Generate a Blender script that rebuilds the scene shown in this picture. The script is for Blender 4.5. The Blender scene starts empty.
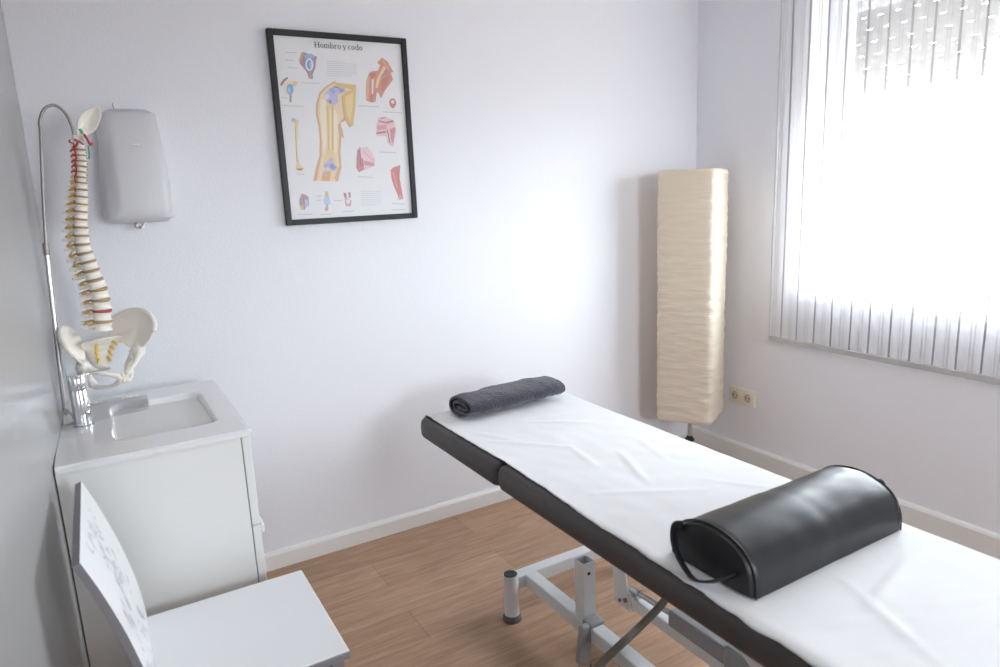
ART = [
('d3a070',[[0.4375,0.7736],[0.3675,0.7431],[0.31,0.707],[0.2765,0.6469],[0.2666,0.5878],[0.2789,0.5171],[0.2779,0.439],[0.2636,0.3553],[0.2315,0.297],[0.1985,0.2172],[0.3913,0.2104],[0.4296,0.2915],[0.4304,0.376],[0.4513,0.4653],[0.4711,0.4507],[0.4631,0.4997],[0.4511,0.5399],[0.5019,0.5569],[0.5441,0.6483],[0.5945,0.7396],[0.4424,0.7598]]),
('e9cfa8',[[0.4264,0.7596],[0.3721,0.7349],[0.3209,0.6993],[0.2914,0.6469],[0.2807,0.5878],[0.2931,0.517],[0.2914,0.4388],[0.2803,0.3549],[0.2553,0.2963],[0.2262,0.2163],[0.3709,0.2111],[0.4132,0.2919],[0.4141,0.3764],[0.4318,0.4656],[0.4304,0.5286],[0.4785,0.5684],[0.5114,0.6481],[0.5687,0.7279],[0.4412,0.7486]]),
('f2e4c8',[[0.3135,0.6693],[0.353,0.6696],[0.3318,0.4439],[0.3022,0.3585],[0.2999,0.4444],[0.2982,0.5687]]),
('f2e4c8',[[0.4118,0.6251],[0.4351,0.5798],[0.4052,0.3852],[0.3849,0.3625],[0.3996,0.5572]]),
('dcb45c',[[0.4277,0.764],[0.6011,0.7555],[0.5989,0.734],[0.44,0.7375]]),
('dcb45c',[[0.4797,0.6948],[0.5184,0.716],[0.5991,0.7363],[0.5818,0.6302],[0.5516,0.5279],[0.5205,0.5143],[0.4839,0.5729]]),
('e8cc84',[[0.5073,0.6877],[0.5752,0.711],[0.5582,0.6255],[0.5341,0.551],[0.506,0.5969]]),
('b8893a',[[0.4779,0.6929],[0.4824,0.5739],[0.4889,0.5743],[0.4844,0.6934]]),
('b8893a',[[0.4823,0.5728],[0.5193,0.5182],[0.526,0.5207],[0.489,0.5753]]),
('e6c884',[[0.3608,0.6473],[0.4111,0.6476],[0.3932,0.5572],[0.3725,0.3974],[0.3925,0.3275],[0.392,0.2925],[0.2839,0.2955],[0.2964,0.3356],[0.3355,0.398],[0.3532,0.5573]]),
('c89c50',[[0.3607,0.6361],[0.3346,0.3866],[0.3402,0.3865],[0.3663,0.6361]]),
('c89c50',[[0.4006,0.6363],[0.3684,0.386],[0.3741,0.3858],[0.4062,0.6363]]),
('f0dca8',[[0.3738,0.6137],[0.3866,0.6137],[0.3612,0.3976],[0.3515,0.3978]]),
('b4b0dc',[[0.3482,0.6974],[0.3915,0.7313],[0.4561,0.7377],[0.5121,0.7329],[0.51,0.7131],[0.4478,0.6984],[0.447,0.6534],[0.4133,0.6392],[0.359,0.6529]]),
('6fa0d8',[[0.3869,0.7256],[0.4157,0.7344],[0.4373,0.7123],[0.4118,0.698]]),
('8c84c8',[[0.4557,0.7343],[0.5038,0.7316],[0.4989,0.7158],[0.469,0.7076]]),
('d6d4ee',[[0.3826,0.6866],[0.3801,0.6803],[0.3745,0.6752],[0.3668,0.6723],[0.3587,0.6722],[0.3517,0.675],[0.3473,0.68],[0.3462,0.6863],[0.3487,0.6926],[0.3543,0.6976],[0.3619,0.7005],[0.37,0.7006],[0.377,0.6979],[0.3815,0.6929]]),
('b0607c',[[0.3725,0.667],[0.3985,0.6643],[0.3932,0.6452],[0.3746,0.6496]]),
('7a4030',[[0.4156,0.7366],[0.4633,0.7339],[0.4647,0.7395],[0.417,0.7422]]),
('b4b0dc',[[0.3478,0.3488],[0.3686,0.3397],[0.3695,0.3106],[0.3971,0.2947],[0.3816,0.2723],[0.3377,0.2719],[0.3269,0.2914],[0.2893,0.2861],[0.2937,0.3114],[0.3256,0.3233]]),
('7c80cc',[[0.3369,0.3091],[0.3614,0.3108],[0.3883,0.2891],[0.3659,0.2781],[0.3392,0.2858]]),
('98a4dc',[[0.298,0.3067],[0.3258,0.3106],[0.3273,0.2955],[0.2946,0.2906]]),
('dc9c60',[[0.2807,0.2667],[0.344,0.2706],[0.3263,0.2127],[0.2588,0.2151]]),
('b4bcc8',[[0.2935,0.2805],[0.2861,0.2435],[0.2988,0.2425],[0.3062,0.2795]]),
('d3a070',[[0.3726,0.2217],[0.4128,0.2908],[0.4038,0.2933],[0.3636,0.2242]]),
('9c7088',[[0.214,0.9203],[0.2487,0.9112],[0.3149,0.8997],[0.304,0.8723],[0.2935,0.8351],[0.2724,0.8063],[0.2689,0.7757],[0.2386,0.78],[0.2292,0.8108],[0.1979,0.8425],[0.1809,0.8583],[0.1819,0.8797],[0.195,0.9068]]),
('c89058',[[0.2039,0.9178],[0.2267,0.9185],[0.2,0.8856],[0.1859,0.8562],[0.1799,0.869],[0.1892,0.896]]),
('88a8d4',[[0.221,0.9023],[0.2719,0.9135],[0.3086,0.8984],[0.2686,0.8854],[0.2299,0.881]]),
('dce4ee',[[0.2834,0.8544],[0.2787,0.8397],[0.2687,0.8277],[0.2556,0.8209],[0.2419,0.8206],[0.2304,0.8268],[0.2232,0.8383],[0.2219,0.8528],[0.2267,0.8675],[0.2366,0.8793],[0.2496,0.8861],[0.2633,0.8865],[0.2749,0.8804],[0.2821,0.8689]]),
('3c8cc8',[[0.2688,0.854],[0.2657,0.8431],[0.2598,0.8343],[0.2521,0.8293],[0.2443,0.8291],[0.2378,0.8338],[0.2339,0.8424],[0.2334,0.8531],[0.2364,0.864],[0.2423,0.8728],[0.25,0.8778],[0.2578,0.878],[0.2644,0.8733],[0.2683,0.8648]]),
('84c0e4',[[0.2694,0.8529],[0.2677,0.8458],[0.2644,0.8401],[0.2604,0.8369],[0.2562,0.8368],[0.2529,0.8398],[0.251,0.8454],[0.2509,0.8525],[0.2527,0.8596],[0.2559,0.8653],[0.26,0.8685],[0.2641,0.8686],[0.2674,0.8656],[0.2693,0.86]]),
('b88898',[[0.2535,0.8222],[0.2492,0.7786],[0.2569,0.7788],[0.2612,0.8224]]),
('84604c',[[0.0228,0.7349],[0.0241,0.7446],[0.0509,0.7697],[0.0825,0.7842],[0.0826,0.7735],[0.0567,0.7569],[0.0347,0.7351]]),
('e6dcc4',[[0.0387,0.732],[0.0726,0.7647],[0.1176,0.7655],[0.1184,0.7114],[0.0843,0.6785],[0.0557,0.689]]),
('5c9cd8',[[0.1163,0.7184],[0.1122,0.7056],[0.1038,0.6953],[0.0928,0.6896],[0.0815,0.6895],[0.0719,0.695],[0.0662,0.7051],[0.0652,0.7178],[0.0693,0.7304],[0.0776,0.7407],[0.0886,0.7465],[0.0999,0.7466],[0.1095,0.7412],[0.1153,0.7311]]),
('94c4ec',[[0.0954,0.7138],[0.0934,0.7063],[0.0895,0.7002],[0.0846,0.6968],[0.0795,0.6967],[0.0754,0.7],[0.0731,0.706],[0.0729,0.7135],[0.075,0.7211],[0.0788,0.7271],[0.0837,0.7305],[0.0888,0.7306],[0.0929,0.7273],[0.0952,0.7213]]),
('dcc87c',[[0.1036,0.7436],[0.1287,0.7646],[0.1511,0.7563],[0.1369,0.7387],[0.1173,0.733]]),
('9a7c5a',[[0.0843,0.6906],[0.0769,0.6493],[0.0919,0.6489],[0.0993,0.6903]]),
('e6c884',[[0.0962,0.5609],[0.1332,0.5525],[0.1216,0.5137],[0.1021,0.391],[0.104,0.3176],[0.1343,0.286],[0.1236,0.2749],[0.0804,0.2762],[0.0744,0.29],[0.0862,0.3237],[0.0883,0.3913],[0.0988,0.5139]]),
('a4b4d8',[[0.1111,0.5526],[0.1088,0.5473],[0.1036,0.5431],[0.0966,0.5408],[0.0892,0.5408],[0.0828,0.5432],[0.0787,0.5474],[0.0777,0.5527],[0.08,0.5579],[0.0852,0.5621],[0.0921,0.5644],[0.0996,0.5644],[0.106,0.5621],[0.1101,0.5578]]),
('b08c50',[[0.101,0.5138],[0.0854,0.3237],[0.0901,0.3236],[0.1056,0.5139]]),
('8c705c',[[0.0818,0.2875],[0.1284,0.2884],[0.1146,0.2774],[0.0929,0.277]]),
('f2e2b4',[[0.109,0.5138],[0.0926,0.3348],[0.098,0.3347],[0.1144,0.5138]]),
('cc7458',[[0.8315,0.9153],[0.788,0.8846],[0.8114,0.8722],[0.7881,0.8397],[0.7455,0.8365],[0.7168,0.8262],[0.6854,0.7779],[0.6771,0.7179],[0.675,0.6697],[0.7185,0.6579],[0.7497,0.6639],[0.7684,0.719],[0.7816,0.7133],[0.7967,0.6828],[0.8324,0.7255],[0.9111,0.7939],[0.8963,0.8329],[0.9192,0.8369],[0.8742,0.8955]]),
('dc9c64',[[0.6904,0.7865],[0.7161,0.8097],[0.6962,0.6722],[0.6796,0.6744]]),
('e2c878',[[0.8419,0.8695],[0.858,0.8585],[0.8066,0.8001],[0.7757,0.7421],[0.7587,0.7419],[0.7714,0.7879]]),
('8c6ca0',[[0.8627,0.8528],[0.8701,0.8392],[0.8189,0.8037],[0.809,0.8081]]),
('d8dcf0',[[0.7327,0.7895],[0.7496,0.7898],[0.737,0.7094],[0.7234,0.7092]]),
('b8483c',[[0.7225,0.8235],[0.77,0.8279],[0.7645,0.805],[0.7249,0.7962]]),
('c05c50',[[0.8089,0.7886],[0.889,0.8189],[0.8585,0.7664],[0.8112,0.7195]]),
('e0a888',[[0.8328,0.8992],[0.8795,0.8461],[0.8863,0.849],[0.8395,0.9022]]),
('a84c40',[[0.715,0.7009],[0.7148,0.6635],[0.7233,0.6639],[0.7235,0.7014]]),
('c8685c',[[0.9242,0.6604],[0.9202,0.6486],[0.9111,0.6391],[0.8987,0.6338],[0.8854,0.6338],[0.874,0.639],[0.8666,0.6483],[0.8647,0.66],[0.8686,0.6717],[0.8777,0.6811],[0.89,0.6864],[0.9032,0.6865],[0.9147,0.6814],[0.9222,0.6721]]),
('ecdcd8',[[0.9097,0.6656],[0.9079,0.6607],[0.9037,0.6568],[0.8979,0.6546],[0.8916,0.6546],[0.8862,0.6567],[0.8827,0.6605],[0.8817,0.6654],[0.8835,0.6702],[0.8877,0.6741],[0.8935,0.6763],[0.8997,0.6764],[0.9052,0.6742],[0.9087,0.6704]]),
('c05c50',[[0.8812,0.6296],[0.904,0.6296],[0.9045,0.6355],[0.8817,0.6354]]),
('e4bcc4',[[0.7591,0.5719],[0.8229,0.5806],[0.8671,0.5676],[0.8941,0.5557],[0.9081,0.5026],[0.8889,0.4543],[0.8721,0.4022],[0.8447,0.4129],[0.8233,0.4282],[0.8222,0.4658],[0.7359,0.4697],[0.7408,0.5227]]),
('a8505c',[[0.7386,0.4892],[0.8171,0.4968],[0.8198,0.4873],[0.7376,0.4786]]),
('b06470',[[0.7622,0.559],[0.8219,0.55],[0.8841,0.5616],[0.8937,0.5509],[0.8384,0.5393],[0.7646,0.5479]]),
('cc8894',[[0.7719,0.5713],[0.8158,0.5783],[0.8327,0.5736],[0.7885,0.5642]]),
('84606c',[[0.8258,0.505],[0.8432,0.4243],[0.8519,0.4254],[0.8345,0.5061]]),
('c87884',[[0.8531,0.5084],[0.9034,0.5199],[0.8905,0.4722],[0.8717,0.4185],[0.8567,0.4487]]),
('d08c98',[[0.7509,0.5291],[0.8292,0.5346],[0.8269,0.5086],[0.7481,0.4997]]),
('e8c4cc',[[0.5938,0.3993],[0.6537,0.4059],[0.6848,0.3739],[0.7097,0.3364],[0.6969,0.2924],[0.6132,0.2696],[0.5911,0.287],[0.5807,0.3524]]),
('c06474',[[0.5724,0.3949],[0.5926,0.3875],[0.5963,0.3225],[0.612,0.2744],[0.568,0.2585],[0.5486,0.284],[0.5583,0.347]]),
('cc8090',[[0.6121,0.328],[0.7012,0.3103],[0.6943,0.2925],[0.6178,0.2993]]),
('6c5058',[[0.5877,0.4051],[0.5839,0.2989],[0.5906,0.299],[0.5944,0.4052]]),
('84707c',[[0.5964,0.3396],[0.6036,0.2919],[0.6137,0.2929],[0.6065,0.3406]]),
('d8a4b0',[[0.6142,0.3791],[0.6856,0.3241],[0.6921,0.3282],[0.6205,0.3832]]),
('cc645c',[[0.8347,0.268],[0.86,0.2831],[0.9219,0.2961],[0.9081,0.2173],[0.9173,0.1545],[0.9276,0.0936],[0.8883,0.0898],[0.8738,0.1314],[0.8499,0.1769],[0.8366,0.2191]]),
('e4a098',[[0.8527,0.2548],[0.88,0.1554],[0.8862,0.1562],[0.8588,0.2556]]),
('a84844',[[0.8916,0.2663],[0.8911,0.1554],[0.8965,0.1554],[0.8969,0.2663]]),
('d88c7c',[[0.8943,0.1182],[0.9263,0.1106],[0.9273,0.0893],[0.8845,0.0874]]),
('a8808c',[[0.0757,0.0972],[0.0858,0.1292],[0.1006,0.1482],[0.1264,0.1413],[0.1501,0.1286],[0.1491,0.0797],[0.1257,0.0691],[0.1081,0.0536],[0.0808,0.062]]),
('a8bce4',[[0.1149,0.1104],[0.1391,0.1152],[0.1478,0.0821],[0.1174,0.066]]),
('d8b060',[[0.0799,0.0807],[0.1036,0.0819],[0.1035,0.055],[0.0821,0.0596]]),
('b04c60',[[0.1059,0.1336],[0.1113,0.0868],[0.1192,0.0875],[0.1137,0.1342]]),
('7c80b8',[[0.0794,0.1176],[0.0798,0.0828],[0.0869,0.083],[0.0864,0.1178]]),
('a8c8e4',[[0.2794,0.1264],[0.3084,0.1252],[0.3175,0.0892],[0.2997,0.0759],[0.2679,0.0821],[0.2639,0.1036]]),
('d4bc80',[[0.2843,0.1556],[0.3036,0.1549],[0.3097,0.1216],[0.2758,0.1231]]),
('a4a0bc',[[0.2792,0.0816],[0.2986,0.0807],[0.2931,0.0607],[0.277,0.0615]]),
('c88c8c',[[0.2673,0.062],[0.2983,0.0629],[0.2912,0.043],[0.2685,0.0442]]),
('c898a0',[[0.4332,0.1376],[0.4497,0.1369],[0.4583,0.1066],[0.4877,0.0993],[0.4813,0.0694],[0.4667,0.0581],[0.451,0.0685],[0.4383,0.0595],[0.4331,0.0898]]),
('c02c5c',[[0.4269,0.1415],[0.4453,0.1419],[0.4443,0.1168],[0.4309,0.1162]]),
('8888a0',[[0.4655,0.1434],[0.4841,0.145],[0.4823,0.1115],[0.4672,0.1122]]),
('e4dcdc',[[0.4429,0.1037],[0.4763,0.1022],[0.4721,0.0783],[0.4454,0.0796]]),
('c3c5cc',[[0.1802,0.7532],[0.315,0.752],[0.3158,0.757],[0.181,0.7581]]),
('c3c5cc',[[0.0181,0.6289],[0.1763,0.6251],[0.1772,0.6301],[0.019,0.6338]]),
('c3c5cc',[[0.0778,0.2566],[0.1348,0.2525],[0.1358,0.2576],[0.0788,0.2617]]),
('c3c5cc',[[0.6006,0.6369],[0.7775,0.633],[0.7782,0.6382],[0.6014,0.642]]),
('c3c5cc',[[0.8007,0.605],[0.9667,0.6005],[0.9675,0.6058],[0.8015,0.6103]]),
('c3c5cc',[[0.7492,0.3724],[0.8936,0.3659],[0.8944,0.3713],[0.75,0.3777]]),
('c3c5cc',[[0.5601,0.2316],[0.6791,0.224],[0.6799,0.2294],[0.5609,0.2369]]),
('c3c5cc',[[0.823,0.0651],[0.949,0.0553],[0.9498,0.061],[0.8238,0.0706]]),
('c3c5cc',[[0.0502,0.0272],[0.1684,0.0255],[0.1686,0.0308],[0.0505,0.0324]]),
('c3c5cc',[[0.2321,0.0209],[0.3134,0.0201],[0.3135,0.0254],[0.2323,0.0262]]),
('c3c5cc',[[0.4056,0.032],[0.4978,0.0308],[0.498,0.0362],[0.4057,0.0374]]),
('c3c5cc',[[0.0832,0.9095],[0.1652,0.9099],[0.166,0.9148],[0.0841,0.9143]]),
('c3c5cc',[[0.0744,0.8691],[0.1451,0.8688],[0.146,0.8737],[0.0753,0.8738]]),
('c3c5cc',[[0.0881,0.83],[0.1629,0.8296],[0.1638,0.8345],[0.0889,0.8349]]),
('c3c5cc',[[0.0233,0.6701],[0.0678,0.6683],[0.0688,0.6732],[0.0243,0.675]]),
('c3c5cc',[[0.8199,0.0253],[0.9467,0.0227],[0.9468,0.0284],[0.82,0.031]]),
('c3c5cc',[[0.2122,0.1268],[0.2523,0.1274],[0.2523,0.1326],[0.2122,0.132]]),
('c3c5cc',[[0.2143,0.1032],[0.2497,0.1039],[0.2497,0.1092],[0.2142,0.1085]]),
('c3c5cc',[[0.3464,0.0971],[0.4124,0.0964],[0.4126,0.1018],[0.3466,0.1024]]),
('d0d2d8',[[0.3876,0.8745],[0.527,0.876],[0.5276,0.8804],[0.3882,0.8789]]),
('d0d2d8',[[0.3864,0.8635],[0.6196,0.8673],[0.6202,0.8718],[0.3869,0.8679]]),
('d0d2d8',[[0.3851,0.8525],[0.6185,0.856],[0.6191,0.8605],[0.3857,0.8569]]),
('d0d2d8',[[0.3839,0.8415],[0.6174,0.8448],[0.6179,0.8493],[0.3845,0.8459]]),
('d0d2d8',[[0.3827,0.8305],[0.6163,0.8336],[0.6168,0.8381],[0.3833,0.8349]]),
('d0d2d8',[[0.3815,0.8195],[0.6151,0.8223],[0.6157,0.8268],[0.3821,0.8239]]),
('d0d2d8',[[0.3803,0.8085],[0.614,0.811],[0.6146,0.8156],[0.3808,0.8129]]),
('d0d2d8',[[0.379,0.7975],[0.5718,0.799],[0.5723,0.8035],[0.3796,0.8019]]),
('d4d5da',[[0.5686,0.1443],[0.7413,0.1409],[0.7415,0.1451],[0.5688,0.1485]]),
('d4d5da',[[0.5675,0.1329],[0.7403,0.1293],[0.7405,0.1335],[0.5677,0.1371]]),
('d4d5da',[[0.5663,0.1214],[0.7392,0.1176],[0.7394,0.1219],[0.5666,0.1256]]),
('d4d5da',[[0.5652,0.11],[0.7381,0.106],[0.7383,0.1103],[0.5654,0.1142]]),
('d4d5da',[[0.5641,0.0985],[0.7371,0.0944],[0.7373,0.0987],[0.5643,0.1028]]),
('d4d5da',[[0.5629,0.0871],[0.736,0.0827],[0.7362,0.087],[0.5632,0.0913]]),
('d4d5da',[[0.5618,0.0756],[0.7349,0.0711],[0.7352,0.0754],[0.562,0.0798]]),
('d4d5da',[[0.5607,0.0641],[0.6989,0.0611],[0.6991,0.0654],[0.5609,0.0683]]),
]
import bpy, bmesh, math, random
from mathutils import Vector, Matrix, noise
R = math.radians
sc = bpy.context.scene
COL = sc.collection
random.seed(7)

# ------------------------------------------------------------------ materials
def hexc(h):
    c = [int(h[i:i+2], 16) / 255 for i in (0, 2, 4)]
    return tuple((x / 12.92 if x < .04045 else ((x + .055) / 1.055) ** 2.4) for x in c) + (1,)

def mat(name, color, rough=.5, metal=0.0, spec=.5, coat=0.0, bump=None, sheen=0.0, sub=0.0):
    """bump = (scale, strength, distance) fine surface relief"""
    m = bpy.data.materials.new(name); m.use_nodes = True
    nt = m.node_tree; p = nt.nodes['Principled BSDF']
    c = hexc(color) if isinstance(color, str) else tuple(color) + (1,)
    p.inputs['Base Color'].default_value = c
    p.inputs['Roughness'].default_value = rough
    p.inputs['Metallic'].default_value = metal
    p.inputs['Specular IOR Level'].default_value = spec
    p.inputs['Coat Weight'].default_value = coat
    p.inputs['Coat Roughness'].default_value = .25 if 'vinyl' in name else .1
    p.inputs['Sheen Weight'].default_value = sheen
    if sub:
        p.inputs['Subsurface Weight'].default_value = sub
        p.inputs['Subsurface Radius'].default_value = (.01, .008, .006)
    if bump:
        tc = nt.nodes.new('ShaderNodeTexCoord'); n = nt.nodes.new('ShaderNodeTexNoise')
        n.inputs['Scale'].default_value = bump[0]; n.inputs['Detail'].default_value = 4
        b = nt.nodes.new('ShaderNodeBump'); b.inputs['Strength'].default_value = bump[1]
        b.inputs['Distance'].default_value = bump[2]
        nt.links.new(tc.outputs['Object'], n.inputs['Vector'])
        nt.links.new(n.outputs['Fac'], b.inputs['Height'])
        nt.links.new(b.outputs['Normal'], p.inputs['Normal'])
    return m

M = {}
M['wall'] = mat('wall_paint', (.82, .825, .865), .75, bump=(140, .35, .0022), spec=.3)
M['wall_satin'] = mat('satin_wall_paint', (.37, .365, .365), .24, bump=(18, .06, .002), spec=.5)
M['ceiling'] = mat('ceiling_paint', (.85, .85, .85), .9)
M['trim'] = mat('painted_skirting', (.80, .79, .77), .35, bump=(30, .1, .001))
M['cab'] = mat('cabinet_laminate', (.80, .80, .785), .38)
M['cabedge'] = mat('cabinet_gap_dark', (.12, .12, .12), .7)
M['ceramic'] = mat('white_ceramic', (.82, .82, .83), .07, coat=.6)
M['chrome'] = mat('polished_chrome', (.80, .81, .83), .07, 1.0)
M['steel'] = mat('brushed_steel', (.55, .54, .53), .28, 1.0)
M['steeldark'] = mat('dull_steel', (.30, .28, .27), .4, 1.0)
M['blackplastic'] = mat('black_plastic', (.02, .02, .022), .4)
M['greyplastic'] = mat('grey_plastic', (.30, .30, .31), .45)
M['footgrey'] = mat('dark_grey_rubber', (.10, .10, .105), .5)
M['cord'] = mat('grey_cord', (.15, .14, .115), .55)
M['whitepaintmetal'] = mat('white_powder_coated_steel', (.70, .71, .72), .35)
M['leather'] = mat('black_vinyl', (.010, .011, .014), .36, coat=.10, bump=(260, .10, .0006), spec=.5)
M['vinylgrey'] = mat('charcoal_vinyl', (.062, .055, .055), .55, bump=(200, .2, .0008))
M['frame'] = mat('black_frame_wood', (.012, .012, .015), .45)
M['sheet'] = mat('white_cotton_sheet', (.80, .80, .81), .9, bump=(600, .2, .0006), sheen=.2)
M['towel'] = mat('charcoal_terry', (.038, .033, .055), .95, bump=(130, 1.0, .006), sheen=.3)
M['chairwhite'] = mat('white_lacquer', (.84, .85, .86), .3)
M['chairgrey'] = mat('grey_chair_edge', (.23, .22, .24), .45)
M['etch'] = mat('etched_grey', (.66, .66, .68), .45)
M['bone'] = mat('bone_plastic', (.80, .72, .60), .45, sub=.15)
M['bonelight'] = mat('pale_bone_plastic', (.83, .79, .72), .4, sub=.15)
M['disc'] = mat('disc_amber', (.42, .27, .12), .45)
M['nerve'] = mat('nerve_yellow', (.72, .46, .08), .4)
M['red'] = mat('artery_red', (.50, .06, .06), .4)
M['green'] = mat('green_marker', (.10, .38, .22), .5)
M['socket'] = mat('cream_socket', (.80, .75, .65), .35)
M['socketin'] = mat('socket_recess', (.66, .58, .45), .4)
M['dark'] = mat('dark_hole', (.03, .025, .02), .6)
M['pvc'] = mat('white_pvc', (.82, .82, .82), .35)
M['shutter'] = mat('shutter_slat', (.50, .48, .45), .6)
M['tissue'] = mat('paper_tissue', (.88, .88, .88), .9)
M['ink'] = mat('title_ink', (.10, .10, .11), .8)
M['hem'] = mat('curtain_hem', (.50, .49, .50), .7)

# paper lantern shade: crinkled rice paper
def lantern():
    m = bpy.data.materials.new('crinkled_rice_paper'); m.use_nodes = True
    nt = m.node_tree; nt.nodes.clear()
    out = nt.nodes.new('ShaderNodeOutputMaterial')
    d = nt.nodes.new('ShaderNodeBsdfDiffuse'); t = nt.nodes.new('ShaderNodeBsdfTranslucent')
    d.inputs[0].default_value = (.88, .80, .68, 1); t.inputs[0].default_value = (.88, .79, .66, 1)
    mx = nt.nodes.new('ShaderNodeMixShader'); mx.inputs[0].default_value = .3
    tc = nt.nodes.new('ShaderNodeTexCoord'); mp = nt.nodes.new('ShaderNodeMapping')
    mp.inputs['Scale'].default_value = (5, 5, 46)
    n = nt.nodes.new('ShaderNodeTexNoise'); n.inputs['Scale'].default_value = 1.6
    n.inputs['Detail'].default_value = 3; n.inputs['Distortion'].default_value = .6
    b = nt.nodes.new('ShaderNodeBump'); b.inputs['Strength'].default_value = .55; b.inputs['Distance'].default_value = .012
    L = nt.links.new
    L(tc.outputs['Object'], mp.inputs[0]); L(mp.outputs[0], n.inputs['Vector'])
    L(n.outputs['Fac'], b.inputs['Height']); L(b.outputs[0], d.inputs['Normal'])
    L(d.outputs[0], mx.inputs[1]); L(t.outputs[0], mx.inputs[2]); L(mx.outputs[0], out.inputs[0])
    return m
M['paper'] = lantern()

def laminate():
    m = bpy.data.materials.new('oak_laminate'); m.use_nodes = True
    nt = m.node_tree; p = nt.nodes['Principled BSDF']; L = nt.links.new
    tc = nt.nodes.new('ShaderNodeTexCoord')
    br = nt.nodes.new('ShaderNodeTexBrick')
    br.inputs['Scale'].default_value = 1.0
    br.inputs['Brick Width'].default_value = 1.25; br.inputs['Row Height'].default_value = .19
    br.inputs['Mortar Size'].default_value = .0012; br.inputs['Mortar Smooth'].default_value = .3
    br.inputs['Color1'].default_value = (.50, .325, .215, 1); br.inputs['Color2'].default_value = (.44, .28, .185, 1)
    br.inputs['Mortar'].default_value = (.30, .18, .11, 1)
    br.offset = .37
    mp = nt.nodes.new('ShaderNodeMapping'); mp.inputs['Scale'].default_value = (1.6, 17, 1)
    n = nt.nodes.new('ShaderNodeTexNoise'); n.inputs['Scale'].default_value = 2.2; n.inputs['Detail'].default_value = 8
    n.inputs['Roughness'].default_value = .62; n.inputs['Distortion'].default_value = 1.2
    cr = nt.nodes.new('ShaderNodeValToRGB')
    cr.color_ramp.elements[0].position = .3; cr.color_ramp.elements[0].color = (.70, .66, .62, 1)
    cr.color_ramp.elements[1].position = .72; cr.color_ramp.elements[1].color = (1.12, 1.12, 1.12, 1)
    mul = nt.nodes.new('ShaderNodeMixRGB'); mul.blend_type = 'MULTIPLY'; mul.inputs[0].default_value = 1
    L(tc.outputs['Object'], br.inputs['Vector']); L(tc.outputs['Object'], mp.inputs[0]); L(mp.outputs[0], n.inputs['Vector'])
    L(n.outputs['Fac'], cr.inputs[0]); L(br.outputs['Color'], mul.inputs[1]); L(cr.outputs[0], mul.inputs[2])
    L(mul.outputs[0], p.inputs['Base Color'])
    p.inputs['Roughness'].default_value = .5
    p.inputs['Specular IOR Level'].default_value = .3
    return m
M['floor'] = laminate()

def curtain_fabric():
    """sheer white weave with a bold thread stripe every 8.55 cm and a fine double stripe between"""
    m = bpy.data.materials.new('striped_sheer_fabric'); m.use_nodes = True
    nt = m.node_tree; nt.nodes.clear(); L = nt.links.new
    out = nt.nodes.new('ShaderNodeOutputMaterial')
    tc = nt.nodes.new('ShaderNodeTexCoord'); sp = nt.nodes.new('ShaderNodeSeparateXYZ')
    L(tc.outputs['Object'], sp.inputs[0])
    def mth(op, a, b=None):
        n = nt.nodes.new('ShaderNodeMath'); n.operation = op
        for i, v in enumerate((a, b)):
            if v is None: continue
            if isinstance(v, (int, float)): n.inputs[i].default_value = v
            else: L(v, n.inputs[i])
        return n.outputs[0]
    # object y runs from the curtain's far edge; stripes measured from there
    t = mth('MODULO', mth('ADD', mth('MULTIPLY', sp.outputs['Y'], -1 / .0855), 20.0), 1.0)
    def stripe(c, w):
        return mth('LESS_THAN', mth('ABSOLUTE', mth('SUBTRACT', t, c)), w)
    bold = stripe(.725, .044)
    fine = mth('MAXIMUM', stripe(.225, .024), stripe(.375, .024))
    # coverage of the threads: plain weave, fine stripe, bold stripe
    cov = mth('MAXIMUM', mth('MAXIMUM', mth('MULTIPLY', bold, .90), mth('MULTIPLY', fine, .84)), .46)
    tr = nt.nodes.new('ShaderNodeBsdfTransparent')
    d = nt.nodes.new('ShaderNodeBsdfDiffuse'); tl = nt.nodes.new('ShaderNodeBsdfTranslucent')
    colmix = nt.nodes.new('ShaderNodeMixRGB')
    colmix.inputs[1].default_value = (.86, .86, .87, 1); colmix.inputs[2].default_value = (.30, .29, .30, 1)
    L(mth('MAXIMUM', bold, mth('MULTIPLY', fine, .75)), colmix.inputs[0])
    L(colmix.outputs[0], d.inputs[0]); L(colmix.outputs[0], tl.inputs[0])
    m1 = nt.nodes.new('ShaderNodeMixShader'); m1.inputs[0].default_value = .16
    L(d.outputs[0], m1.inputs[1]); L(tl.outputs[0], m1.inputs[2])
    m2 = nt.nodes.new('ShaderNodeMixShader')
    L(cov, m2.inputs[0]); L(tr.outputs[0], m2.inputs[1]); L(m1.outputs[0], m2.inputs[2]); L(m2.outputs[0], out.inputs[0])
    return m
M['sheer'] = curtain_fabric()

def clear_mat(name, tint, fac, rough):
    m = bpy.data.materials.new(name); m.use_nodes = True
    nt = m.node_tree; nt.nodes.clear(); L = nt.links.new
    out = nt.nodes.new('ShaderNodeOutputMaterial')
    tr = nt.nodes.new('ShaderNodeBsdfTransparent'); tr.inputs[0].default_value = tint
    g = nt.nodes.new('ShaderNodeBsdfGlossy'); g.inputs['Roughness'].default_value = rough
    mx = nt.nodes.new('ShaderNodeMixShader'); mx.inputs[0].default_value = fac
    L(tr.outputs[0], mx.inputs[1]); L(g.outputs[0], mx.inputs[2]); L(mx.outputs[0], out.inputs[0])
    return m
M['glass'] = clear_mat('window_glass', (.97, .98, .98, 1), .05, .02)

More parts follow.
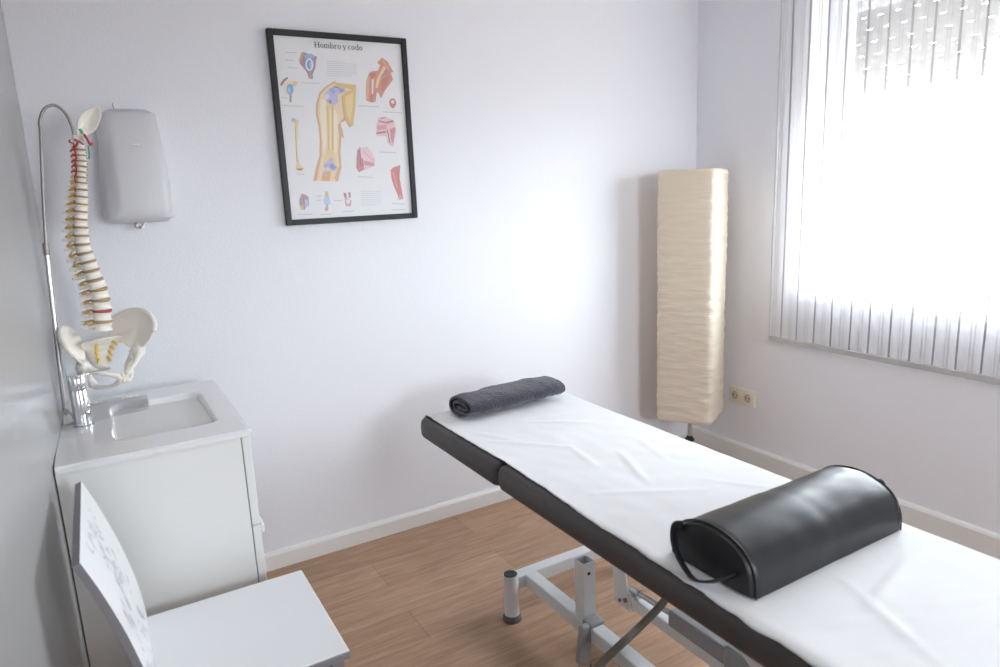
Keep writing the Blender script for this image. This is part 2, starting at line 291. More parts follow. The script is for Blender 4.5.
def frosted():
    m = bpy.data.materials.new('translucent_grey_plastic'); m.use_nodes = True
    nt = m.node_tree; p = nt.nodes['Principled BSDF']; L = nt.links.new
    p.inputs['Base Color'].default_value = (.78, .78, .80, 1); p.inputs['Roughness'].default_value = .32
    tr = nt.nodes.new('ShaderNodeBsdfTransparent'); tr.inputs[0].default_value = (.93, .93, .95, 1)
    mx = nt.nodes.new('ShaderNodeMixShader'); mx.inputs[0].default_value = .55
    L(tr.outputs[0], mx.inputs[1]); L(p.outputs[0], mx.inputs[2])
    L(mx.outputs[0], nt.nodes['Material Output'].inputs[0])
    return m
M['frosted'] = frosted()

def print_paper():
    m = bpy.data.materials.new('printed_chart'); m.use_nodes = True
    nt = m.node_tree; p = nt.nodes['Principled BSDF']
    a = nt.nodes.new('ShaderNodeVertexColor'); a.layer_name = 'print'
    nt.links.new(a.outputs[0], p.inputs['Base Color']); p.inputs['Roughness'].default_value = .5
    p.inputs['Specular IOR Level'].default_value = .3
    return m
M['print'] = print_paper()

# ------------------------------------------------------------------ objects
def tag(o, label=None, cat=None, group=None, kind=None):
    if label: o['label'] = label
    if cat: o['category'] = cat
    if group: o['group'] = group
    if kind: o['kind'] = kind
    return o

def thing(name, label, cat, loc=(0, 0, 0), group=None):
    o = bpy.data.objects.new(name, None); COL.objects.link(o)
    o.location = loc; o.empty_display_size = .1
    return tag(o, label, cat, group)

def obj(name, bm, m, parent=None, smooth=False, label=None):
    """one mesh object; bm vertices are in world space, origin moved to parent's"""
    me = bpy.data.meshes.new(name)
    off = Vector((0, 0, 0))
    o = bpy.data.objects.new(name, me)
    if parent is not None:
        pl = Vector(parent.location); q = parent.parent
        while q is not None: pl += Vector(q.location); q = q.parent
        off = pl
    bmesh.ops.translate(bm, verts=bm.verts, vec=-off)
    bmesh.ops.recalc_face_normals(bm, faces=bm.faces)
    for f in bm.faces: f.smooth = smooth
    bm.to_mesh(me); bm.free()
    for x in (m if isinstance(m, (list, tuple)) else [m]): me.materials.append(x)
    COL.objects.link(o)
    if parent is not None: o.parent = parent
    if smooth:
        try: me.set_sharp_from_angle(angle=R(42))
        except Exception: pass
    if label: o['label'] = label
    return o

def struct(name, bm, m, parent=None, smooth=False):
    o = obj(name, bm, m, parent, smooth)
    if parent is None: o['kind'] = 'structure'
    return o

def NB(): return bmesh.new()

def box(bm, x0, x1, y0, y1, z0, z1, bev=0.0, seg=2, mi=0, mtx=None):
    r = bmesh.ops.create_cube(bm, size=1)
    vs = r['verts']
    for v in vs:
        v.co = Vector((x0 + (v.co.x + .5) * (x1 - x0), y0 + (v.co.y + .5) * (y1 - y0), z0 + (v.co.z + .5) * (z1 - z0)))
    fs = set(f for v in vs for f in v.link_faces)
    if bev:
        es = list(set(e for v in vs for e in v.link_edges))
        rr = bmesh.ops.bevel(bm, geom=es, offset=bev, segments=seg, profile=.5, affect='EDGES')
        fs = set(rr['faces']) | set(f for f in fs if f.is_valid)
        vs = list(set(v for f in fs for v in f.verts))
    for f in fs:
        if f.is_valid: f.material_index = mi
    if mtx is not None: bmesh.ops.transform(bm, matrix=mtx, verts=vs)
    return vs

def tube(bm, pts, r, n=12, cap=True, mi=0, flat=None):
    """swept tube; r a number or list; flat=(w,h) sweeps a rectangle instead"""
    pts = [Vector(p) for p in pts]
    rings = []
    up = None
    for i, p in enumerate(pts):
        d = (pts[min(i + 1, len(pts) - 1)] - pts[max(i - 1, 0)]).normalized()
        if up is None:
            up = Vector((0, 0, 1)) if abs(d.z) < .9 else Vector((1, 0, 0))
        s = d.cross(up).normalized(); up = s.cross(d).normalized()
        rad = r[i] if isinstance(r, (list, tuple)) else r
        ring = []
        if flat:
            w, h = flat
            for a, b in ((-w, -h), (w, -h), (w, h), (-w, h)):
                ring.append(bm.verts.new(p + s * a / 2 + up * b / 2))
        else:
            for k in range(n):
                t = 2 * math.pi * k / n
                ring.append(bm.verts.new(p + s * math.cos(t) * rad + up * math.sin(t) * rad))
        rings.append(ring)
    for a, b in zip(rings, rings[1:]):
        m_ = len(a)
        for k in range(m_):
            f = bm.faces.new((a[k], a[(k + 1) % m_], b[(k + 1) % m_], b[k])); f.material_index = mi
    if cap:
        f = bm.faces.new(list(reversed(rings[0]))); f.material_index = mi
        f = bm.faces.new(rings[-1]); f.material_index = mi

def lathe(bm, prof, c=(0, 0, 0), n=28, mi=0, axis=None):
    """prof = [(radius, height)...] round the z axis (or along axis) at c"""
    rings = []
    q = Matrix.Identity(3)
    if axis is not None: q = Vector((0, 0, 1)).rotation_difference(Vector(axis)).to_matrix()
    c = Vector(c)
    for r_, z in prof:
        rings.append([bm.verts.new(c + q @ Vector((r_ * math.cos(2 * math.pi * k / n), r_ * math.sin(2 * math.pi * k / n), z))) for k in range(n)])
    for a, b in zip(rings, rings[1:]):
        for k in range(n):
            f = bm.faces.new((a[k], a[(k + 1) % n], b[(k + 1) % n], b[k])); f.material_index = mi
    f = bm.faces.new(list(reversed(rings[0]))); f.material_index = mi
    f = bm.faces.new(rings[-1]); f.material_index = mi

def ellipsoid(bm, c, rx, ry, rz, mtx=None, u=16, v=10, mi=0):
    r = bmesh.ops.create_uvsphere(bm, u_segments=u, v_segments=v, radius=1)
    vs = r['verts']
    for w in vs: w.co = Vector((w.co.x * rx, w.co.y * ry, w.co.z * rz))
    for f in set(f for w in vs for f in w.link_faces): f.material_index = mi
    if mtx is not None: bmesh.ops.transform(bm, matrix=mtx, verts=vs)
    bmesh.ops.translate(bm, verts=vs, vec=Vector(c))
    return vs

def prism(bm, pts, axis, a0, a1, mi=0):
    """outline pts in the two other axes, extruded along axis from a0 to a1"""
    def P(u, v, a):
        return {'x': (a, u, v), 'y': (u, a, v), 'z': (u, v, a)}[axis]
    A = [bm.verts.new(P(u, v, a0)) for u, v in pts]; B = [bm.verts.new(P(u, v, a1)) for u, v in pts]
    n = len(pts)
    for k in range(n):
        f = bm.faces.new((A[k], A[(k + 1) % n], B[(k + 1) % n], B[k])); f.material_index = mi
    for l in (A, B):
        f = bm.faces.new(l); f.material_index = mi

def subd(o, lv=1, simple=False):
    m = o.modifiers.new('s', 'SUBSURF'); m.levels = m.render_levels = lv
    if simple: m.subdivision_type = 'SIMPLE'
    return m

# ------------------------------------------------------------------ the room
XL, XR, YB, YF, H = -.135, 2.78, 2.67, -1.7, 2.55
def xl(y): return -.133 - .026 * (YB - y)          # the left wall is a touch out of square
b = NB(); box(b, -.5, XR + .3, YF - .1, YB + .15, -.1, 0); struct('floor', b, M['floor'])
b = NB(); box(b, -.5, XR + .3, YF - .1, YB + .15, H, H + .1); struct('ceiling', b, M['ceiling'])
b = NB(); box(b, -.5, XR + .3, YB, YB + .15, 0, H); struct('wall_back', b, M['wall'])
b = NB(); VX_0, VX_1, VZ_0, VZ_1 = .85, 1.65, 1.10, 2.00      # front wall opening for an added fill-light window, behind the camera
box(b, -.5, VX_0, YF - .1, YF, 0, H); box(b, VX_1, XR + .3, YF - .1, YF, 0, H)
box(b, VX_0, VX_1, YF - .1, YF, 0, VZ_0); box(b, VX_0, VX_1, YF - .1, YF, VZ_1, H)
struct('wall_front', b, M['wall'])
w = bpy.data.objects.new('fill_window', None); COL.objects.link(w); w.location = (1.25, YF - .06, VZ_0); w['kind'] = 'structure'  # unseen window, added to brighten the sides facing the camera
b = NB(); box(b, VX_0, VX_0 + .05, YF - .09, YF - .03, VZ_0, VZ_1, .004); box(b, VX_1 - .05, VX_1, YF - .09, YF - .03, VZ_0, VZ_1, .004)
box(b, VX_0 + .05, VX_1 - .05, YF - .09, YF - .03, VZ_0, VZ_0 + .05, .004); box(b, VX_0 + .05, VX_1 - .05, YF - .09, YF - .03, VZ_1 - .05, VZ_1, .004)
box(b, 1.225, 1.275, YF - .09, YF - .03, VZ_0 + .05, VZ_1 - .05, .004); obj('window_frame', b, M['pvc'], w)
for (a0, a1) in ((VX_0 + .05, 1.225), (1.275, VX_1 - .05)):
    b = NB(); box(b, a0, a1, YF - .064, YF - .060, VZ_0 + .05, VZ_1 - .05); obj('pane', b, M['glass'], w)
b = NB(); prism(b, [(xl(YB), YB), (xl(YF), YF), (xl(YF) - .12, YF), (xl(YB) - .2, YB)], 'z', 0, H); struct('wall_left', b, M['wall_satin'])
WY0, WY1, WZ0, WZ1 = .66, 2.02, .93, 2.22            # window opening in the right wall
b = NB()
box(b, XR, XR + .3, YF, WY0, 0, H); box(b, XR, XR + .3, WY1, YB, 0, H)
box(b, XR, XR + .3, WY0, WY1, 0, WZ0); box(b, XR, XR + .3, WY0, WY1, WZ1, H)
struct('wall_right', b, M['wall'])
def skirting(name, horizontal, a0, a1):
    b = NB()
    if horizontal: prism(b, [(YB, 0), (YB - .016, 0), (YB - .016, .06), (YB - .011, .068), (YB - .003, .073), (YB, .073)], 'x', a0, a1)
    else: prism(b, [(XR, 0), (XR - .018, 0), (XR - .018, .092), (XR - .012, .101), (XR - .003, .106), (XR, .106)], 'y', a0, a1)
    return struct(name, b, M['trim'])
skirting('baseboard_back', True, .31, XR - .018)
skirting('baseboard_right', False, YF, YB)

# window behind the curtain: frame, two sashes, sill, roller shutter lowered a third of the way
w = bpy.data.objects.new('window_1', None); COL.objects.link(w); w.location = (XR + .12, (WY0 + WY1) / 2, WZ0); w['kind'] = 'structure'
b = NB(); fx0, fx1 = XR + .13, XR + .19
box(b, fx0, fx1, WY0, WY0 + .05, WZ0, WZ1, .004); box(b, fx0, fx1, WY1 - .05, WY1, WZ0, WZ1, .004)
box(b, fx0, fx1, WY0 + .05, WY1 - .05, WZ0, WZ0 + .05, .004); box(b, fx0, fx1, WY0 + .05, WY1 - .05, WZ1 - .05, WZ1, .004)
obj('window_frame', b, M['pvc'], w)
for (a0, a1, dx) in ((WY0 + .05, (WY0 + WY1) / 2 + .02, .0), ((WY0 + WY1) / 2 - .02, WY1 - .05, .028)):
    b = NB(); s0, s1 = fx0 + .004 + dx, fx0 + .028 + dx
    box(b, s0, s1, a0, a0 + .04, WZ0 + .05, WZ1 - .05, .003); box(b, s0, s1, a1 - .04, a1, WZ0 + .05, WZ1 - .05, .003)
    box(b, s0, s1, a0 + .04, a1 - .04, WZ0 + .05, WZ0 + .09, .003); box(b, s0, s1, a0 + .04, a1 - .04, WZ1 - .09, WZ1 - .05, .003)
    sh = obj('window_sash', b, M['pvc'], w)
    b = NB(); box(b, s0 + .010, s0 + .014, a0 + .04, a1 - .04, WZ0 + .09, WZ1 - .09); obj('pane', b, M['glass'], sh)
b = NB(); box(b, XR - .02, XR + .13, WY0 + .001, WY1 - .001, WZ0 - .03, WZ0 + .002, .004); obj('window_sill', b, M['pvc'], w)
b = NB(); SX, SZ = XR + .245, 1.80; pitch = .053; k = 0; z = SZ
while z < WZ1:
    box(b, SX, SX + .012, WY0 + .002, WY1 - .002, z, z + pitch - .008, .002, 1)
    # the link strip between two slats is pierced by short slots
    off = (k % 3) * .028; y = WY0 + .003 + off; zz = z + pitch - .008
    box(b, SX + .004, SX + .008, WY0 + .002, y, zz + .004, zz + .008)
    while y < WY1 - .05:
        y2 = min(y + .076, WY1 - .002)
        box(b, SX + .004, SX + .008, y + .024, y2, zz, zz + .008); box(b, SX + .004, SX + .008, y, y + .024, zz, zz + .0042); y = y2
    z += pitch; k += 1
obj('roller_shutter', b, M['shutter'], w)

# ------------------------------------------------------------------ sheer panel curtain
cx, cy1, cy0, cz0, cz1 = 2.72, 2.132, .45, .705, 2.47
t = thing('panel_curtain', 'sheer white panel curtain with thin grey vertical stripes hanging over the window', 'curtain', (cx, cy1, cz0))
b = NB(); NY, NZ = 170, 40; g = []
for j in range(NZ + 1):
    z = cz0 + (cz1 - cz0) * j / NZ; row = []
    for i in range(NY + 1):
        y = cy1 - (cy1 - cy0) * i / NY
        d = (1 - abs(2 * j / NZ - 1) ** 3) * .5 + .5
        row.append(b.verts.new((cx + d * (.004 * math.sin(y * 36.7 + z) + .0025 * math.sin(y * 73 + 1.3 * z)), y + .0016 * math.sin(9 * z + y * 5), z)))
    g.append(row)
for j in range(NZ):
    for i in range(NY): b.faces.new((g[j][i], g[j][i + 1], g[j + 1][i + 1], g[j + 1][i]))
obj('fabric', b, M['sheer'], t, True)
b = NB(); box(b, cx - .005, cx + .005, cy0, cy1, cz0 - .012, cz0 + .012, .003); obj('hem_bar', b, M['hem'], t)
b = NB(); tube(b, [(cx, cy1 - .004, cz0), (cx, cy1 - .004, cz1)], .0, flat=(.008, .004)); obj('side_hem', b, M['hem'], t)
b = NB(); box(b, cx - .02, XR, cy0 - .02, cy1 + .02, cz1, cz1 + .045, .004); obj('curtain_rail', b, M['pvc'], t)

# ------------------------------------------------------------------ double wall socket
t = thing('wall_socket', 'cream double power socket low on the wall right of the paper lamp', 'socket', (XR, 2.326, .357))
b = NB(); box(b, XR - .009, XR + .001, 2.245, 2.407, .314, .400, .004, 3); obj('socket_frame', b, M['socket'], t, True)
for yc in (2.286, 2.366):
    b = NB(); lathe(b, [(.0215, 0), (.0215, .004), (.019, .0045), (.019, .001), (.0, .001)][:4], (XR - .009, yc, .357), 24, axis=(-1, 0, 0))
    s = obj('socket_outlet', b, [M['socketin']], t, True)
    b = NB()
    for dy in (-.0095, .0095): lathe(b, [(.0034, 0), (.0034, .0012)], (XR - .0102, yc + dy, .357), 10, axis=(-1, 0, 0))
    box(b, XR - .0116, XR - .010, yc - .003, yc + .003, .373, .3775); box(b, XR - .0116, XR - .010, yc - .003, yc + .003, .3365, .341)
    tube(b, [(XR - .0100, yc + .0175 * math.cos(q / 24 * 2 * math.pi), .357 + .0175 * math.sin(q / 24 * 2 * math.pi)) for q in range(25)], .0011, 5)
    obj('pin_hole', b, M['dark'], s)

# ------------------------------------------------------------------ floor lamp
LX, LY, LW, LA = 2.508, 2.426, .279, R(-25)
LZ0, LZ1 = .282, 1.508
t = thing('floor_lamp', 'tall square floor lamp with cream crinkled paper shade in the corner', 'lamp', (LX, LY, 0))
rot = Matrix.Translation((LX, LY, 0)) @ Matrix.Rotation(R(29), 4, 'Z')
b = NB(); NS, NZ = 14, 190; hw = LW / 2; rings = []
for j in range(NZ + 1):
    z = LZ0 + (LZ1 - LZ0) * j / NZ
    e = min(j / 3.5, (NZ - j) / 2.5, 1); inset = (1 - math.sqrt(max(0, 1 - (1 - e) ** 2))) * .02
    ring = []
    for s in range(4):
        for i in range(NS):
            u = -1 + 2 * i / NS
            x, y = ((u, -1), (1, u), (-u, 1), (-1, -u))[s]
            # rounded corners
            rr = (abs(x) ** 9 + abs(y) ** 9) ** (1 / 9)
            x, y = x / rr, y / rr
            wv = noise.noise(Vector((x * 2.2, y * 2.2, z * 34))) * .0062 + noise.noise(Vector((x * 5 + 7, y * 5, z * 75))) * .0020
            wv *= .35 + .65 * (1 - (z - LZ0) / (LZ1 - LZ0)) ** .7 if z > LZ0 + .05 else 1
            low = noise.noise(Vector((x * 1.5 + 3, y * 1.5, z * 3.2))) * .003
            h_ = hw - inset + wv + low
            ring.append(b.verts.new((x * h_, y * h_, z)))
    rings.append(ring)
n = 4 * NS
for a, c in zip(rings, rings[1:]):
    for k in range(n): b.faces.new((a[k], a[(k + 1) % n], c[(k + 1) % n], c[k]))
b.faces.new(rings[-1])
bmesh.ops.transform(b, matrix=rot, verts=b.verts)
obj('lamp_shade', b, M['paper'], t, True)
b = NB(); tube(b, [(LX, LY, .02), (LX, LY, .85)], .011, 14)
for k in range(2):
    a = R(29) + k * math.pi / 2
    tube(b, [(LX - math.cos(a) * .125, LY - math.sin(a) * .125, LZ0 + .012), (LX + math.cos(a) * .125, LY + math.sin(a) * .125, LZ0 + .012)], .0025, 6)
obj('pole', b, M['steel'], t, True)
b = NB(); lathe(b, [(.024, 0), (.024, .010), (.016, .018), (.013, .026)], (LX, LY, .150), 18); obj('pole_collar', b, M['blackplastic'], t, True)
b = NB(); box(b, -.14, .14, -.14, .14, 0, .022, .004, mtx=rot); obj('lamp_base', b, M['steeldark'], t)
b = NB(); lathe(b, [(.013, .85), (.02, .86), (.02, .91), (.012, .92), (.03, .95), (.034, .98), (.024, 1.015), (.004, 1.03)], (LX, LY, 0), 18); obj('bulb', b, M['pvc'], t, True)

# ------------------------------------------------------------------ framed anatomy chart
PX0, PX1, PZ0, PZ1 = .637, 1.170, 1.353, 2.047
fw = .021
t = thing('framed_poster', 'black framed anatomy chart of shoulder and elbow on the back wall', 'poster', (.903, YB, 1.70))
b = NB(); yf, yb = YB - .022, YB - .001
for (x0, x1, z0, z1) in ((PX0, PX0 + fw, PZ0, PZ1), (PX1 - fw, PX1, PZ0, PZ1), (PX0 + fw, PX1 - fw, PZ0, PZ0 + fw), (PX0 + fw, PX1 - fw, PZ1 - fw, PZ1)):
    box(b, x0, x1, yf, yb, z0, z1, .002, 1)
obj('frame', b, M['frame'], t)
b = NB(); box(b, PX0 + .005, PX1 - .005, YB - .010, YB - .002, PZ0 + .005, PZ1 - .005); obj('backing_board', b, M['greyplastic'], t)
SX0, SX1, SZ0, SZ1 = PX0 + fw - .002, PX1 - fw + .002, PZ0 + fw - .002, PZ1 - fw + .002
b = NB(); cl = b.loops.layers.float_color.new('print')
def quadface(pts, col, y):
    f = b.faces.new([b.verts.new((SX0 + u * (SX1 - SX0), y, SZ0 + v * (SZ1 - SZ0))) for u, v in pts])
    for l in f.loops: l[cl] = col
quadface([(0, 0), (1, 0), (1, 1), (0, 1)], (.80, .80, .82, 1), YB - .0112)
for i, (c, pts) in enumerate(ART): quadface(pts, tuple(.74 * q + .26 * .78 for q in hexc(c)[:3]) + (1,), YB - .0113 - i * .000004)
me_o = obj('printed_sheet', b, M['print'], t)
# the title, in a drawn serif letter: H o m b r o  y  c o d o
b = NB(); yt = YB - .0122
def stroke(x0, z0, x1, z1, w):
    d = Vector((x1 - x0, z1 - z0)); n_ = Vector((-d.y, d.x)).normalized() * w / 2
    b.faces.new([b.verts.new((x, yt, z)) for x, z in ((x0 + n_.x, z0 + n_.y), (x1 + n_.x, z1 + n_.y), (x1 - n_.x, z1 - n_.y), (x0 - n_.x, z0 - n_.y))])
def arc(cx_, cz_, rx, rz, a0, a1, tw, th, n=16):
    P = []
    for k in range(n + 1):
        a = R(a0 + (a1 - a0) * k / n); c_, s_ = math.cos(a), math.sin(a)
        P.append(((cx_ + rx * c_, cz_ + rz * s_), (cx_ + (rx - tw) * c_, cz_ + (rz - th) * s_)))
    for (p, q), (p2, q2) in zip(P, P[1:]):
        b.faces.new([b.verts.new((x, yt, z)) for x, z in (p, p2, q2, q)])
TX, TZ, S = SX0 + .302 * (SX1 - SX0), SZ0 + .9475 * (SZ1 - SZ0), .0198
pen = 0.0
def X_(u): return TX + (pen + u) * S * 1.06
def Z_(v): return TZ + v * S
def st(u0, v0, u1, v1, w): stroke(X_(u0), Z_(v0), X_(u1), Z_(v1), w * S)
def serif(u, v, w=.30): st(u - w / 2, v, u + w / 2, v, .06)
xh = .66
def let(ch):
    global pen
    if ch == 'H':
        for u in (.17, .80):
            st(u, 0, u, 1, .17); serif(u, .03, .36); serif(u, .97, .36)
        st(.17, .5, .80, .5, .08); pen += 1.03
    elif ch in 'o':
        arc(X_(.32), Z_(xh / 2), .31 * S, .35 * S, 0, 360, .15 * S, .06 * S, 22); pen += .70
    elif ch == 'c':
        arc(X_(.32), Z_(xh / 2), .31 * S, .35 * S, 45, 315, .15 * S, .06 * S, 18); pen += .62
    elif ch == 'm':
        for u in (.13, .50, .87): st(u, 0, u, xh - .1, .15); serif(u, .03, .28)
        st(.13, xh - .15, .13, xh + .02, .15); serif(.07, xh - .01, .2)
        for u in (.315, .685): arc(X_(u), Z_(xh - .16), .26 * S, .19 * S, 0, 180, .13 * S, .08 * S, 10)
        pen += 1.08
    elif ch == 'b':
        st(.13, 0, .13, 1.02, .15); serif(.07, 1.0, .22); arc(X_(.36), Z_(xh / 2), .30 * S, .35 * S, -150, 150, .15 * S, .06 * S, 18); pen += .76
    elif ch == 'd':
        st(.55, 0, .55, 1.02, .15); serif(.49, 1.0, .22); serif(.62, .03, .2); arc(X_(.32), Z_(xh / 2), .30 * S, .35 * S, 30, 330, .15 * S, .06 * S, 18); pen += .76
    elif ch == 'r':
        st(.14, 0, .14, xh, .15); serif(.14, .03, .32); serif(.08, xh - .03, .22); arc(X_(.36), Z_(xh - .19), .20 * S, .20 * S, 30, 170, .10 * S, .10 * S, 8); pen += .58
    elif ch == 'y':
        st(.10, xh, .34, 0, .15); st(.58, xh, .24, -.28, .07); serif(.10, xh - .02, .28); serif(.58, xh - .02, .22); st(.10, -.26, .26, -.27, .1); pen += .70
    else: pen += .28
for ch in 'Hombro y codo': let(ch)
b2 = b
obj('chart_title', b, M['ink'], me_o)

# ------------------------------------------------------------------ paper towel dispenser
t = thing('paper_towel_dispenser', 'translucent grey paper towel dispenser mounted on the back wall behind the spine model', 'dispenser', (.16, YB, 1.57))
def disp_shell(x0, x1, xt0, xt1, z0, z1, depth, r):
    b = NB(); N = 26; rows = []
    for j in range(N + 1):
        v = j / N; z = z0 + (z1 - z0) * v
        e = min(v * (z1 - z0) / r, (1 - v) * (z1 - z0) / (r * .7), 1); ins = r * (1 - math.sqrt(max(0, 1 - (1 - e) ** 2)))
        k_ = v ** 1.6
        a = x0 + (xt0 - x0) * k_ + ins * .8; c = x1 + (xt1 - x1) * k_ - ins * .8
        dp = depth * (1 - .18 * v * v) - ins * .8
        row = []
        for i in range(25):
            th = math.pi * i / 24
            cs, sn = math.cos(th), math.sin(th)
            px = (abs(cs) ** .42) * (1 if cs > 0 else -1); py = abs(sn) ** .5
            row.append(b.verts.new(((a + c) / 2 - px * (c - a) / 2, YB - .004 - py * (dp - .004), z)))
        rows.append(row)
    for p, q in zip(rows, rows[1:]):
        for i in range(24): b.faces.new((p[i], p[i + 1], q[i + 1], q[i]))
        b.faces.new((p[24], p[0], q[0], q[24]))
    b.faces.new(rows[0]); b.faces.new(list(reversed(rows[-1])))
    return b
o = obj('cover', disp_shell(.043, .258, .074, .242, 1.395, 1.755, .125, .03), M['frosted'], t, True)
b = NB(); box(b, .150, .176, YB - .1245, YB - .1185, 1.6395, 1.6425, .001, 1); obj('inspection_slot', b, M['pvc'], o)
b = NB(); box(b, .10, .225, YB - .092, YB - .012, 1.44, 1.66, .004); obj('towel_stack', b, M['tissue'], t)
b = NB(); box(b, .062, .25, YB - .010, YB, 1.405, 1.745, .004); obj('back_plate', b, M['pvc'], t)
b = NB(); g = [[b.verts.new((.130 + .034 * i / 6 + .004 * math.sin(j * 2 + i), YB - .085 + .012 * math.sin(i * 1.9 + j), 1.402 - j * .0065 - .004 * math.sin(i * 2.3))) for i in range(7)] for j in range(5)]
for j in range(4):
    for i in range(6): b.faces.new((g[j][i], g[j][i + 1], g[j + 1][i + 1], g[j + 1][i]))
o = obj('paper_tip', b, M['tissue'], t, True); m = o.modifiers.new('t', 'SOLIDIFY'); m.thickness = .001
b = NB(); tube(b, [(.122, YB, 1.772), (.122, YB - .012, 1.772)], .0016, 8); tube(b, [(.122, YB - .012, 1.762), (.122, YB - .012, 1.780)], .0013, 6); obj('wall_nail', b, M['steeldark'], t)

# ------------------------------------------------------------------ vanity cabinet + ceramic basin
VY0, VY1, VX1, VT = 1.872, 2.505, .290, .832
VXL = -.152
t = thing('vanity_cabinet', 'white floor standing vanity cabinet under the basin against the left wall', 'cabinet', (.07, 2.18, 0))
b = NB(); prism(b, [(xl(VY0) + .003, VY0), (VX1 - .020, VY0), (VX1 - .020, VY1), (xl(VY1) + .003, VY1)], 'z', .06, VT); obj('body', b, M['cab'], t)
b = NB(); box(b, xl(VY1) + .02, VX1 - .05, VY0 + .03, VY1 - .02, 0, .06); obj('plinth', b, M['cab'], t)
b = NB(); box(b, VX1 - .0195, VX1 - .0175, VY0 + .004, VY1 - .004, .07, VT - .004); obj('door_gap', b, M['cabedge'], t)
b = NB(); box(b, VX1 - .017, VX1 + .004, VY0 + .001, VY1 - .001, .575, VT - .002, .0015, 1); o = obj('drawer_front', b, M['cab'], t)
for yy in ((VY0 + .001, (VY0 + VY1) / 2 - .0015), ((VY0 + VY1) / 2 + .0015, VY1 - .001)):
    b = NB(); box(b, VX1 - .017, VX1 + .004, yy[0], yy[1], .07, .571, .0015, 1); d_ = obj('door', b, M['cab'], t)
    b = NB(); box(b, VX1 + .004, VX1 + .014, yy[0] + .001, yy[1] - .001, .545, .571, .003, 1); obj('edge_handle', b, M['pvc'], d_)

BX0, BX1, BY0, BY1, BZ = -.150, .300, 1.866, 2.512, .850
t = thing('washbasin', 'white ceramic washbasin slab with a recessed rectangular bowl on the vanity', 'sink', (.07, 2.18, VT))
b = NB(); NX, NY = 90, 120; g = []
def bowl(x, y):
    # rounded rectangular bowl with steep rear and a sloping floor
    cx_, cy_, hx, hy, rc = .108, 2.180, .130, .195, .045
    qx, qy = abs(x - cx_) - hx + rc, abs(y - cy_) - hy + rc
    sd = math.hypot(max(qx, 0), max(qy, 0)) + min(max(qx, qy), 0) - rc
    s_ = max(0, min(1, -sd / .034)); s_ = s_ * s_ * (3 - 2 * s_)
    return s_ * (.085 + .02 * max(0, (cx_ + hx - x) / (2 * hx)))
for j in range(NY + 1):
    row = []
    for i in range(NX + 1):
        y = BY0 + (BY1 - BY0) * j / NY
        x = max(xl(y) + .001, BX0) + (BX1 - max(xl(y) + .001, BX0)) * i / NX
        e = min((BX1 - x), (y - BY0), BY1 - y); r_ = .006
        dz = -(r_ - math.sqrt(max(0, r_ * r_ - (r_ - min(e, r_)) ** 2)))
        row.append(b.verts.new((x, y, BZ + dz - bowl(x, y))))
    g.append(row)
for j in range(NY):
    for i in range(NX): b.faces.new((g[j][i], g[j][i + 1], g[j + 1][i + 1], g[j + 1][i]))
edge = [g[0][i] for i in range(NX + 1)] + [g[j][NX] for j in range(1, NY + 1)] + [g[NY][i] for i in range(NX - 1, -1, -1)] + [g[j][0] for j in range(NY - 1, 0, -1)]
low = [b.verts.new((v.co.x, v.co.y, VT + .0005)) for v in edge]
for k in range(len(edge)): b.faces.new((edge[k], edge[(k + 1) % len(edge)], low[(k + 1) % len(edge)], low[k]))
obj('basin', b, M['ceramic'], t, True)
b = NB(); lathe(b, [(.0, .0), (.021, 0), (.022, .002), (.018, .003), (.012, .0035)], (.105, 2.18, BZ - .0975), 20); obj('drain', b, M['chrome'], t, True)

# ------------------------------------------------------------------ tap
FX, FY = -.088, 2.200
t = thing('faucet', 'chrome mixer tap at the left end of the basin', 'faucet', (FX, FY, BZ))
b = NB(); lathe(b, [(.027, 0), (.027, .003), (.0235, .006), (.0235, .104), (.0220, .107)], (FX, FY, BZ), 32); bo = obj('body', b, M['chrome'], t, True)
b = NB(); lathe(b, [(.0225, .110), (.0245, .112), (.0245, .146), (.022, .150)], (FX, FY, BZ), 32)
tube(b, [(FX + .015, FY + .006, BZ + .142), (FX + .04, FY + .01, BZ + .146), (FX + .085, FY + .012, BZ + .150)], [.004, .0032, .0028], 10); obj('lever', b, M['chrome'], t, True)
b = NB()
# flat open-ended spout: a slim block with a fillet under its root
P_ = [(FX + .015, BZ + .060), (FX + .165, BZ + .062), (FX + .166, BZ + .018), (FX + .045, BZ + .014), (FX + .022, BZ + .004), (FX + .015, BZ + .004)]
prism(b, P_, 'y', FY - .014, FY + .014)
bmesh.ops.bevel(b, geom=list(b.edges), offset=.003, segments=2, affect='EDGES')
obj('spout', b, M['chrome'], t, True)

# ------------------------------------------------------------------ spine stand
SXc, SYc = 0.0, 2.36
t = thing('spine_stand', 'thin steel stand with hooked top beside the left wall holding the spine', 'stand', (-.125, 2.33, BZ))
def catmull(P, n=8):
    P = [Vector(p) for p in P]; out = []
    Q = [2 * P[0] - P[1]] + P + [2 * P[-1] - P[-2]]
    for i in range(1, len(Q) - 2):
        for k in range(n):
            u = k / n; a, b_, c, d = Q[i - 1:i + 3]
            out.append(.5 * ((2 * b_) + (c - a) * u + (2 * a - 5 * b_ + 4 * c - d) * u * u + (3 * b_ - a - 3 * c + d) * u ** 3))
    out.append(P[-1]); return out
pole = [(-.1330, 2.29, BZ + .03), (-.1255, 2.305, 1.06), (-.1115, 2.325, 1.351)]
b = NB(); tube(b, catmull(pole), .0062, 12); obj('lower_tube', b, M['steel'], t, True)
b = NB(); tube(b, catmull([(-.112, 2.325, 1.345), (-.096, 2.34, 1.51), (-.0798, 2.35, 1.655), (-.0765, 2.352, 1.69), (-.061, 2.354, 1.722), (-.036, 2.357, 1.733), (-.014, 2.36, 1.715), (-.003, 2.36, 1.68), (.001, 2.362, 1.640)]), .0042, 12)
